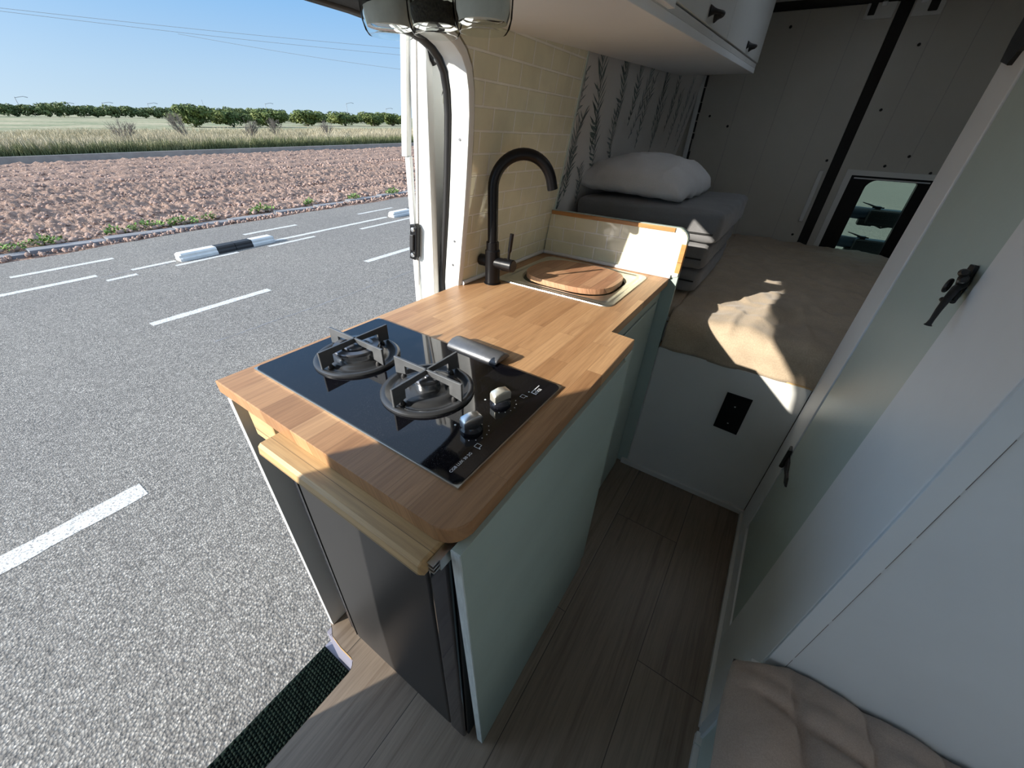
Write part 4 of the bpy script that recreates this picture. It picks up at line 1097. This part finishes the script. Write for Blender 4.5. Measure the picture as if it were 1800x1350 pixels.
# ploughed field
def field(x0, x1, y0, y1, step):
    nx, ny = int((x1-x0)/step), int((y1-y0)/step)
    V = []; F_ = []
    for j in range(ny+1):
        for i in range(nx+1):
            x = x0+(x1-x0)*i/nx; y = y0+(y1-y0)*j/ny
            e = min(1, (x1-x)/.5, (x-x0)/.8)
            rid = .075*sin((x+.04*y)*2*pi/1.55+.5*fbm(x*.3, y*.3))
            tr = .0
            c = abs(noise.noise(Vector((x*6, y*6, 1))))*.11+abs(noise.noise(Vector((x*12, y*12, 5))))*.10+noise.noise(Vector((x*24, y*24, 8)))*.03
            c *= .55+.45*max(0, min(1, .5+1.3*sin((x+.04*y)*2*pi/1.55)))
            z = gz(x, y)-.02+(rid+c)*max(0, e)
            V.append((x, y, z))
    for j in range(ny):
        for i in range(nx):
            a = j*(nx+1)+i; F_.append((a, a+1, a+nx+2, a+nx+1))
    return V, F_
me = bpy.data.meshes.new('ploughed_field')
V1, F1 = field(-16.0, -8.62, -1.5, 12.0, .042)
V2, F2 = field(-24.0, -15.98, -3.0, 30.0, .10)
V3, F3 = field(-16.0, -8.62, 11.9, 30.0, .12)
off1 = len(V1); off2 = off1+len(V2)
me.from_pydata(V1+V2+V3, [], F1+[tuple(i+off1 for i in f) for f in F2]+[tuple(i+off2 for i in f) for f in F3]); me.materials.append(M['soil'])
for p in me.polygons: p.use_smooth = True
pf = bpy.data.objects.new('ploughed_field', me); C.objects.link(pf); tag(pf, 'reddish ploughed field between the road and the low wall', 'field', kind='stuff')
# clods
def instanced(name, mat, protos, places, smooth=False):
    """one mesh: protos=[(verts Nx3, faces)], places=[(proto, 3x3 np, loc)]"""
    VS, FS, o = [], [], 0
    for k, R3, loc in places:
        v, f = protos[k]; VS.append(v @ R3.T+loc); FS.append(f+o); o += len(v)
    V = np.concatenate(VS); F = np.concatenate(FS)
    me = bpy.data.meshes.new(name); k = F.shape[1]
    me.vertices.add(len(V)); me.vertices.foreach_set('co', V.astype(np.float32).ravel())
    me.loops.add(F.size); me.loops.foreach_set('vertex_index', F.astype(np.int32).ravel())
    me.polygons.add(len(F)); me.polygons.foreach_set('loop_start', np.arange(0, F.size, k, dtype=np.int32))
    me.update(calc_edges=True); me.validate()
    me.materials.append(mat)
    if smooth: me.polygons.foreach_set('use_smooth', [True]*len(F))
    return me
def ico():
    bm = bmesh.new(); bmesh.ops.create_icosphere(bm, subdivisions=2, radius=1)
    for v in bm.verts: v.co *= 1+.35*noise.noise(v.co*1.7+Vector((random.random()*50, 0, 0)))+.15*noise.noise(v.co*4)
    v = np.array([tuple(q.co) for q in bm.verts]); f = np.array([[q.index for q in fc.verts] for fc in bm.faces]); bm.free(); return v, f
def rot3(): 
    a = random.uniform(0, 6.28); b = random.uniform(-.6, .6)
    return np.array(Matrix.Rotation(a, 3, 'Z') @ Matrix.Rotation(b, 3, 'X'))
protos = [ico() for _ in range(5)]
pl_ = []
for k in range(17000):
    x = -8.75-15*random.random()**1.35; y = random.uniform(-2.5, 11+max(0, (-x-8))*1.1)
    s = random.choice((.010, .014, .02, .026, .034, .05))*random.uniform(.7, 1.2)*(1 if x > -16 else 1.2)
    pl_.append((random.randrange(5), rot3()*np.array([s, s*random.uniform(.7, 1), s*.7]), np.array([x, y, gz(x, y)+.035+.03*sin((x+.04*y)*2*pi/1.55)])))
for k in range(900):   # crumbs on the gutter edge
    y = random.uniform(-3, 9); x = -8.38+random.uniform(-.12, .16); s = random.choice((.008, .012, .02, .03))
    pl_.append((random.randrange(5), rot3()*s, np.array([x, y, gz(x, y)+s*.4])))
co = bpy.data.objects.new('soil_clods', instanced('soil_clods', M['clod'], protos, pl_)); C.objects.link(co)
tag(co, 'loose clods of dry reddish earth scattered over the ploughed field', 'soil', kind='stuff')
# low wall behind field
bm = bm_new()
A = []
for y in range(-30, 61, 2):
    x = -24.2 if y < 8 else -24.2+.9*((y-8)/13)
    z = gz(x, y); A.append([bm.verts.new((x+dx, y, z+dz)) for dx, dz in ((.15, -.1), (.15, .26), (-.1, .26), (-.1, -.1))])
for a, b in zip(A[:-1], A[1:]):
    for k in range(3): bm.faces.new((a[k], b[k], b[k+1], a[k+1]))
lw = obj('field_wall', bm, M['concrete_lt'], loc=None); tag(lw, 'long low concrete wall separating the ploughed field from the dry grass', 'wall')
# meadow and ground to the horizon
bm = bm_new()
xs = [-24.3, -32, -45, -60, -80, -120, -200, -400]; ys = [-120, -60, -20, 0, 20, 40, 60, 90, 140, 250]
vg = {(i, j): bm.verts.new((x, y, gz(x, y)+.02)) for i, x in enumerate(xs) for j, y in enumerate(ys)}
for i in range(len(xs)-1):
    for j in range(len(ys)-1): bm.faces.new((vg[i, j], vg[i+1, j], vg[i+1, j+1], vg[i, j+1]))
gquad(bm, -24.3, -8.1, 60, 250, -.02); gquad(bm, 40, 120, -60, 250); gquad(bm, -8.1, 40, 50, 250); gquad(bm, -400, 120, 250, 420, 0)
struct('ground', bm, M['meadow'])
# grass
def tuft(nb, h, w, lean):
    V, F = [], []
    for k in range(nb):
        a = random.uniform(0, 6.28); r = random.uniform(0, .12); bx, by = r*cos(a), r*sin(a)
        ln = h*random.uniform(.6, 1.15); dx, dy = lean*random.uniform(.2, 1)*ln*.6+random.uniform(-.15, .15)*ln, random.uniform(-.25, .35)*ln
        wx, wy = w*cos(a+1.5), w*sin(a+1.5); i = len(V)
        V += [(bx-wx, by-wy, 0), (bx+wx, by+wy, 0), (bx+dx*.4+wx*.7, by+dy*.4+wy*.7, ln*.6), (bx+dx*.4-wx*.7, by+dy*.4-wy*.7, ln*.6), (bx+dx, by+dy, ln), (bx+dx+wx*.2, by+dy+wy*.2, ln)]
        F += [(i, i+1, i+2, i+3), (i+3, i+2, i+5, i+4)]
    return np.array(V), np.array(F)
tp_ = [tuft(12, .75, .010, .3) for _ in range(6)]
pl_ = []
for k in range(9000):
    u = random.random(); x = -24.9-30*u**1.5; y = random.uniform(-1+(-x-24)*.05, 24+(-x-24)*1.15)
    s = random.uniform(.5, 1.0)*(1+.5*fbm(x*.12, y*.12, 3)) * (.95-.45*u)
    a = random.uniform(-.5, .5)
    pl_.append((random.randrange(6), np.array(Matrix.Rotation(a, 3, 'Z'))*np.array([1.4, 1.4, max(.25, s)]), np.array([x, y, gz(x, y)])))
o = bpy.data.objects.new('dry_grass', instanced('dry_grass', M['drygrass'], tp_, pl_)); C.objects.link(o)
tag(o, 'tall straw-coloured dry grass behind the low wall', 'grass', kind='stuff')
tp_ = [tuft(14, .55, .011, .2) for _ in range(5)]; pl_ = []
for k in range(3600):
    x = -24.45-random.random()**2*2.6; y = random.uniform(0, 26)
    if x < -24: x += .9*max(0, (y-8)/13)*(1 if y > 8 else 0)
    pl_.append((random.randrange(5), np.array(Matrix.Rotation(random.uniform(-.5, .5), 3, 'Z'))*np.array([1.2, 1.2, random.uniform(.7, 1.25)]), np.array([x, y, gz(x, y)])))
o = bpy.data.objects.new('green_grass', instanced('green_grass', M['greengrass'], tp_, pl_)); C.objects.link(o)
tag(o, 'darker green grass fringe right along the back of the low wall', 'grass', kind='stuff')
# citrus bushes
def bush_mesh(name, nl, leafr, mat, seed):
    random.seed(seed)
    V, F = [], []
    blobs = [(random.uniform(-.55, .55), random.uniform(-.55, .55), random.uniform(.3, .78), random.uniform(.24, .42)) for _ in range(16)]+[(0, 0, .42, .55)]
    for k in range(nl):
        b = random.choice(blobs); a = random.uniform(0, 6.283); c = random.uniform(-1, 1); s_ = sqrt(1-c*c)
        rr = b[3]*random.uniform(.8, 1.06)
        p = Vector((b[0]+rr*s_*cos(a), b[1]+rr*s_*sin(a), b[2]+rr*c*.72))
        if p.z < .02: p.z = random.uniform(.02, .1)
        n_ = Vector((s_*cos(a), s_*sin(a), c))+Vector((random.uniform(-.8, .8), random.uniform(-.8, .8), random.uniform(-.4, .9)))
        n_.normalize(); t1 = n_.orthogonal().normalized(); t2 = n_.cross(t1); ang = random.uniform(0, 6.28)
        d1 = (t1*cos(ang)+t2*sin(ang))*leafr*random.uniform(.7, 1.4); d2 = (t2*cos(ang)-t1*sin(ang))*leafr*.5
        i = len(V); V += [p-d1, p+d2, p+d1, p-d2]; F.append((i, i+1, i+2, i+3))
    me = bpy.data.meshes.new(name); me.from_pydata([tuple(v) for v in V], [], F); me.materials.append(mat); return me
bms = [bush_mesh('crown', 2600, .075, M['leaf'], s) for s in (1, 2, 3)]
bmf = [bush_mesh('crown', 1100, .11, M['leaf2'], s) for s in (5, 6, 7)]
bmt = bm_new(); 
for k in range(4):
    a = k*1.6; sweep(bmt, [(0, 0, 0), (.10*cos(a), .10*sin(a), .2), (.3*cos(a), .3*sin(a), .5)], [.035, .028, .015], 7)
trunk_me = bpy.data.meshes.new('trunk'); bmt.to_mesh(trunk_me); bmt.free(); trunk_me.materials.append(M['twig'])
random.seed(11)
def bush(x, y, h, w, k, label, grp, far=False):
    r = bpy.data.objects.new('citrus_tree', None); C.objects.link(r); r.location = (x, y, gz(x, y)); r.scale = (w/2/.85, w/2/.85, h); r.rotation_euler = (0, 0, random.uniform(0, 6.28))
    tag(r, label, 'tree', grp)
    c = bpy.data.objects.new('crown', (bmf if far else bms)[k % 3]); C.objects.link(c); c.parent = r
    if not far:
        c = bpy.data.objects.new('trunk', trunk_me); C.objects.link(c); c.parent = r
nb = [(-68.2, 27.6, 2.6, 4.6, 'round dark citrus tree, first of the near row from the left'), (-68.5, 32.5, 2.3, 4.4, 'round citrus tree, second of the near row from the left'),
      (-68.5, 38.0, 2.3, 5.0, 'round citrus tree, third of the near row from the left'), (-74, 47.5, 2.4, 5.4, 'round citrus tree, fourth of the near row from the left'),
      (-74, 55.2, 2.4, 5.6, 'round citrus tree, fifth of the near row from the left'), (-74, 62, 2.35, 5.4, 'round citrus tree, sixth of the near row from the left'), (-76, 68.8, 2.35, 5.2, 'citrus tree cut off by the open van door, last of the near row')]
for k, (x, y, h, w, lb_) in enumerate(nb): bush(x, y, h, w, k, lb_, 'citrus trees of the near orchard row')
# far hedge-like row: trees side by side
far = []
for k in range(24):
    far.append((-140+random.uniform(-.6, .6), 14+k*2.9+random.uniform(-.2, .2)))
for k, (x, y) in enumerate(far):
    bush(x, y, random.uniform(2.2, 3.0), random.uniform(3.3, 3.9), k, 'citrus tree in the continuous far orchard row on the horizon', 'citrus trees of the far orchard row', True)
for k in range(16):
    x, y = -100+random.uniform(-2, 2), 38+k*3.7
    bush(x, y, random.uniform(1.6, 2.2), random.uniform(3.3, 4.0), k+1, 'citrus tree filling the gaps behind the near orchard row', 'citrus trees behind the near orchard row', True)
# bare shrubs
def bare(x, y, h, lean, label):
    bm = bm_new(); random.seed(int(x*7+y*13))
    def br(p, d_, l, r, dep):
        q = p+d_*l
        sweep(bm, [p, (p+q)/2+Vector((random.uniform(-.04, .04),)*3)*l, q], [r, r*.8, r*.6], 4, cap=False)
        if dep > 0:
            for k in range(4 if dep > 1 else 3):
                e = (d_+Vector((random.uniform(-.7, .7), random.uniform(-.7, .7), random.uniform(-.1, .6)))).normalized(); br(p+d_*l*random.uniform(.4, 1), e, l*.62, r*.6, dep-1)
    for k in range(6):
        br(Vector((x, y, gz(x, y)-.1)), Vector((lean+random.uniform(-.35, .35), lean*.5+random.uniform(-.45, .45), 1)).normalized(), h*.45, .022, 3)
    o = obj('bare_shrub', bm, M['twig'], loc=(x, y, gz(x, y))); tag(o, label, 'shrub', 'leafless shrubs in the dry grass')
bare(-31, 9.0, 1.7, -.2, 'leafless grey shrub, leftmost in the dry grass'); bare(-33, 12.9, 2.3, -.3, 'tall leafless shrub standing left of the field centre, second from the left')
bare(-33, 16.6, 1.9, 0, 'leafless shrub, third from the left in the dry grass'); bare(-38, 21.3, 1.8, .1, 'leafless shrub, fourth from the left, just left of the round trees')
bare(-36, 25.0, 1.8, -.1, 'leafless shrub, rightmost, in front of the first round citrus tree')
# weeds at road edge
def weed(x, y, s, lab):
    random.seed(int(y*100)+3); V, F = [], []
    for k in range(int(150*s/.3)):
        a = random.uniform(0, 6.28); r = random.random()**.7*s; px, py = x+r*cos(a)*.5, y+r*sin(a)
        l = random.uniform(.04, .09); up = random.uniform(.3, 1.1); d = Vector((cos(a*3), sin(a*3), up)).normalized()*l; sd = Vector((-d.y, d.x, 0)).normalized()*l*.22
        z = gz(px, py)+random.uniform(.02, .13*(1-r/s*.6)+.03); p = Vector((px, py, z)); i = len(V)
        V += [p, p+d*.5+sd, p+d, p+d*.5-sd]; F.append((i, i+1, i+2, i+3))
    me = bpy.data.meshes.new('weed_tuft'); L0 = Vector((x, y, gz(x, y))); me.from_pydata([tuple(v-L0) for v in V], [], F); me.materials.append(M['weed'])
    o = bpy.data.objects.new('weed_tuft', me); C.objects.link(o); o.location = L0; tag(o, lab, 'weed', 'green weeds along the field edge')
for (x, y, s, lab) in ((-8.78, .45, .26, 'green weed tuft at the far left edge of the picture by the road'), (-8.85, .95, .30, 'green weed tuft, second from the left by the road edge'), (-8.85, 1.85, .16, 'small weed tuft between the two larger green patches'),
    (-8.9, 2.32, .34, 'largest bright green weed patch by the road edge'), (-8.82, 2.85, .34, 'low green weed patch just right of the largest one'), (-8.85, 3.35, .16, 'small weed tuft level with the striped lane separator'),
    (-8.85, 4.4, .32, 'green weed patch beyond the striped lane separator'), (-8.8, 5.5, .16, 'tiny pale weed tuft midway along the field edge'), (-8.7, 6.7, .2, 'small weed tuft near the open van door'), (-8.6, 7.9, .26, 'weed tuft touching the open van door, farthest right')):
    weed(x, y, s, lab)
# street lamps far off
def lamp(x, y, h, lab):
    l = thing('street_lamp', (x, y, gz(x, y)), lab, 'street lamp', 'distant street lamps behind the orchard'); z0 = gz(x, y)
    bm = bm_new(); sweep(bm, [(x, y, z0), (x, y, z0+h)], [.2, .14], 8); obj('pole', bm, M['galv'], l)
    bm = bm_new(); sweep(bm, [(x, y, z0+h*.93), (x+.8, y+1.4, z0+h), (x+1.8, y+3.2, z0+h+.4), (x+2.6, y+4.8, z0+h)], [.14, .14, .14, .2], 6); obj('arm', bm, M['galv'], l)
lampd = [(-341.2, 187.4, 7.3, 'distant street lamp above the gap between the second and third round citrus trees'),
    (-302.8, 228.6, 9.0, 'distant street lamp above the fifth round citrus tree'),
    (-292.2, 257.4, 6.5, 'low distant street pole beside the sixth round citrus tree'),
    (-368.7, 125.0, 5.2, 'distant street lamp standing just left of the first round citrus tree'),
    (-375.2, 103.7, 4.8, 'leaning distant street lamp midway along the far orchard row'),
    (-379.5, 86.2, 3.9, 'lowest distant street lamp, barely clearing the far orchard row'),
    (-383.2, 68.4, 6.2, 'distant street lamp, leftmost of the row')]
for a in lampd: lamp(*a)
for (x, y, lab) in ((-246, 252, 'thin bare pole near the van door on the horizon'), (-350, 150, 'thin bare pole rising between the far trees')):
    bm = bm_new(); sweep(bm, [(x, y, gz(x, y)), (x, y, gz(x, y)+8)], .10, 6); tag(obj('utility_pole', bm, M['galv'], loc=(x, y, gz(x, y))), lab, 'pole')
# power lines
for (a, b, lab) in (((-161, 68.6, 21.1), (-117.3, 123.2, 17.1), 'faint overhead power line, lowest across the sky'), ((-172, 27.6, 20.4), (-117, 126, 21.3), 'faint overhead power line, middle one across the sky'), ((-174, 19, 20.5), (-116.5, 126.6, 23.1), 'faint overhead power line, highest across the sky')):
    bm = bm_new(); A_, B_ = Vector(a), Vector(b)
    sweep(bm, [A_.lerp(B_, k/20)-Vector((0, 0, .5*sin(pi*k/20))) for k in range(21)], .045, 5); tag(obj('power_line', bm, M['galv'], loc=tuple(A_)), lab, 'cable', 'overhead power lines')

# dark bands seen through the rear window, built as two matching bars
for (z, lab) in ((.915, 'upper dark blue bar seen through the small rear window'), (.735, 'lower dark blue bar seen through the small rear window')):
    r = thing('dark_bar', (1.3, 3.3, z), lab, 'rack', 'dark bars behind the rear doors')
    bm = bm_new(); sweep(bm, [(1.0, 3.3, z+.006), (1.9, 3.3, z-.02)], .036, 20); obj('bar', bm, M['bar_blue'], r, angle=50)
    bm = bm_new(); box(bm, (1.20, 1.42), (3.25, 3.35), (z-.062, z+.035), .02, 3); box(bm, (1.17, 1.25), (3.26, 3.33), (z-.066, z-.03), .006); sweep(bm, [(1.24, 3.29, z-.05), (1.30, 3.28, z-.070), (1.36, 3.28, z-.05)], .005, 8); cl = obj('clamp', bm, M['black_iron'], r)
    bm = bm_new(); sweep(bm, [(1.235, 3.28, z+.042), (1.19, 3.275, z+.056), (1.15, 3.27, z+.066)], [.006, .004, .002], 8); box(bm, (1.225, 1.255), (3.27, 3.3), (z+.035, z+.05), .003); sweep(bm, [(1.21, 3.285, z+.040), (1.27, 3.285, z+.043)], .004, 8); obj('clamp_lever', bm, M['black_iron'], cl)

# ================================================================== LIGHT, SKY, CAMERA
el = radians(21.4)
dsun = Vector((.477*cos(el), .879*cos(el), -sin(el)))
sl = bpy.data.lights.new('sun', 'SUN'); sl.energy = 6.4; sl.angle = radians(.6); sl.color = (1, .93, .82)
so_ = bpy.data.objects.new('sun', sl); C.objects.link(so_); so_.rotation_euler = dsun.to_track_quat('-Z', 'Y').to_euler()
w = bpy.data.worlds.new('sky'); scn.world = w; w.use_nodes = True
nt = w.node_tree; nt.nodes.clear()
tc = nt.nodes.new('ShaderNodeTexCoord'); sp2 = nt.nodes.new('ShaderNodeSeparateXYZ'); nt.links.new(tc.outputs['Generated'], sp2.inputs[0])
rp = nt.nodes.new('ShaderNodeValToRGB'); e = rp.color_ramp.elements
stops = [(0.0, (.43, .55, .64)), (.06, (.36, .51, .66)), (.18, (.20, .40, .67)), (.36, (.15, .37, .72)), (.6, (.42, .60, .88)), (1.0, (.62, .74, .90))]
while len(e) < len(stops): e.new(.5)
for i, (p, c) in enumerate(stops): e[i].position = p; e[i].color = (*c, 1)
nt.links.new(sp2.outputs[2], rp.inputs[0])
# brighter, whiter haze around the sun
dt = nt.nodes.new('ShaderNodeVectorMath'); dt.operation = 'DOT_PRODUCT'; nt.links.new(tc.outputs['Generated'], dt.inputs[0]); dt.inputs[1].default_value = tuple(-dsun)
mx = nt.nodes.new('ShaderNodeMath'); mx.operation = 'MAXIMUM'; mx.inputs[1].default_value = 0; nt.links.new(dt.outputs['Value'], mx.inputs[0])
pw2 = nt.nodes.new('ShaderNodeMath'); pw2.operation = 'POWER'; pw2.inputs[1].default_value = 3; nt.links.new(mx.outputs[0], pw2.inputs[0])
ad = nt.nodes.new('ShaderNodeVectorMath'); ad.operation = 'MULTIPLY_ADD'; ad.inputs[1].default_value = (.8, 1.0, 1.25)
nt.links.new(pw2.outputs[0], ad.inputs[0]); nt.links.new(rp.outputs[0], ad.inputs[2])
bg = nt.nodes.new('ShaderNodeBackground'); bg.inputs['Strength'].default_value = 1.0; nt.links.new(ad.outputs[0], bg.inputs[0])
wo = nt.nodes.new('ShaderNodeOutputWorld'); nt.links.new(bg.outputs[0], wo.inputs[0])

cd = bpy.data.cameras.new('camera'); cam = bpy.data.objects.new('camera', cd); C.objects.link(cam)
yaw, pit, rol, f = radians(32.155), radians(33.455), radians(2.573), 670.4
fw = Vector((-sin(yaw)*cos(pit), cos(yaw)*cos(pit), -sin(pit))); r_ = Vector((cos(yaw), sin(yaw), 0)); u_ = r_.cross(fw)
r2 = r_*cos(rol)+u_*sin(rol); u2 = -r_*sin(rol)+u_*cos(rol)
mw = Matrix((r2, u2, -fw)).transposed().to_4x4(); mw.translation = Vector((.751, -.195, 1.271)); cam.matrix_world = mw
cd.sensor_fit = 'HORIZONTAL'; cd.sensor_width = 36; cd.lens = f*36/1800; cd.clip_start = .02; cd.clip_end = 1000
scn.camera = cam
scn.view_settings.view_transform = 'Standard'; scn.view_settings.look = 'None'; scn.view_settings.gamma = 1; scn.view_settings.use_curve_mapping = False
scn.view_settings.exposure = .42
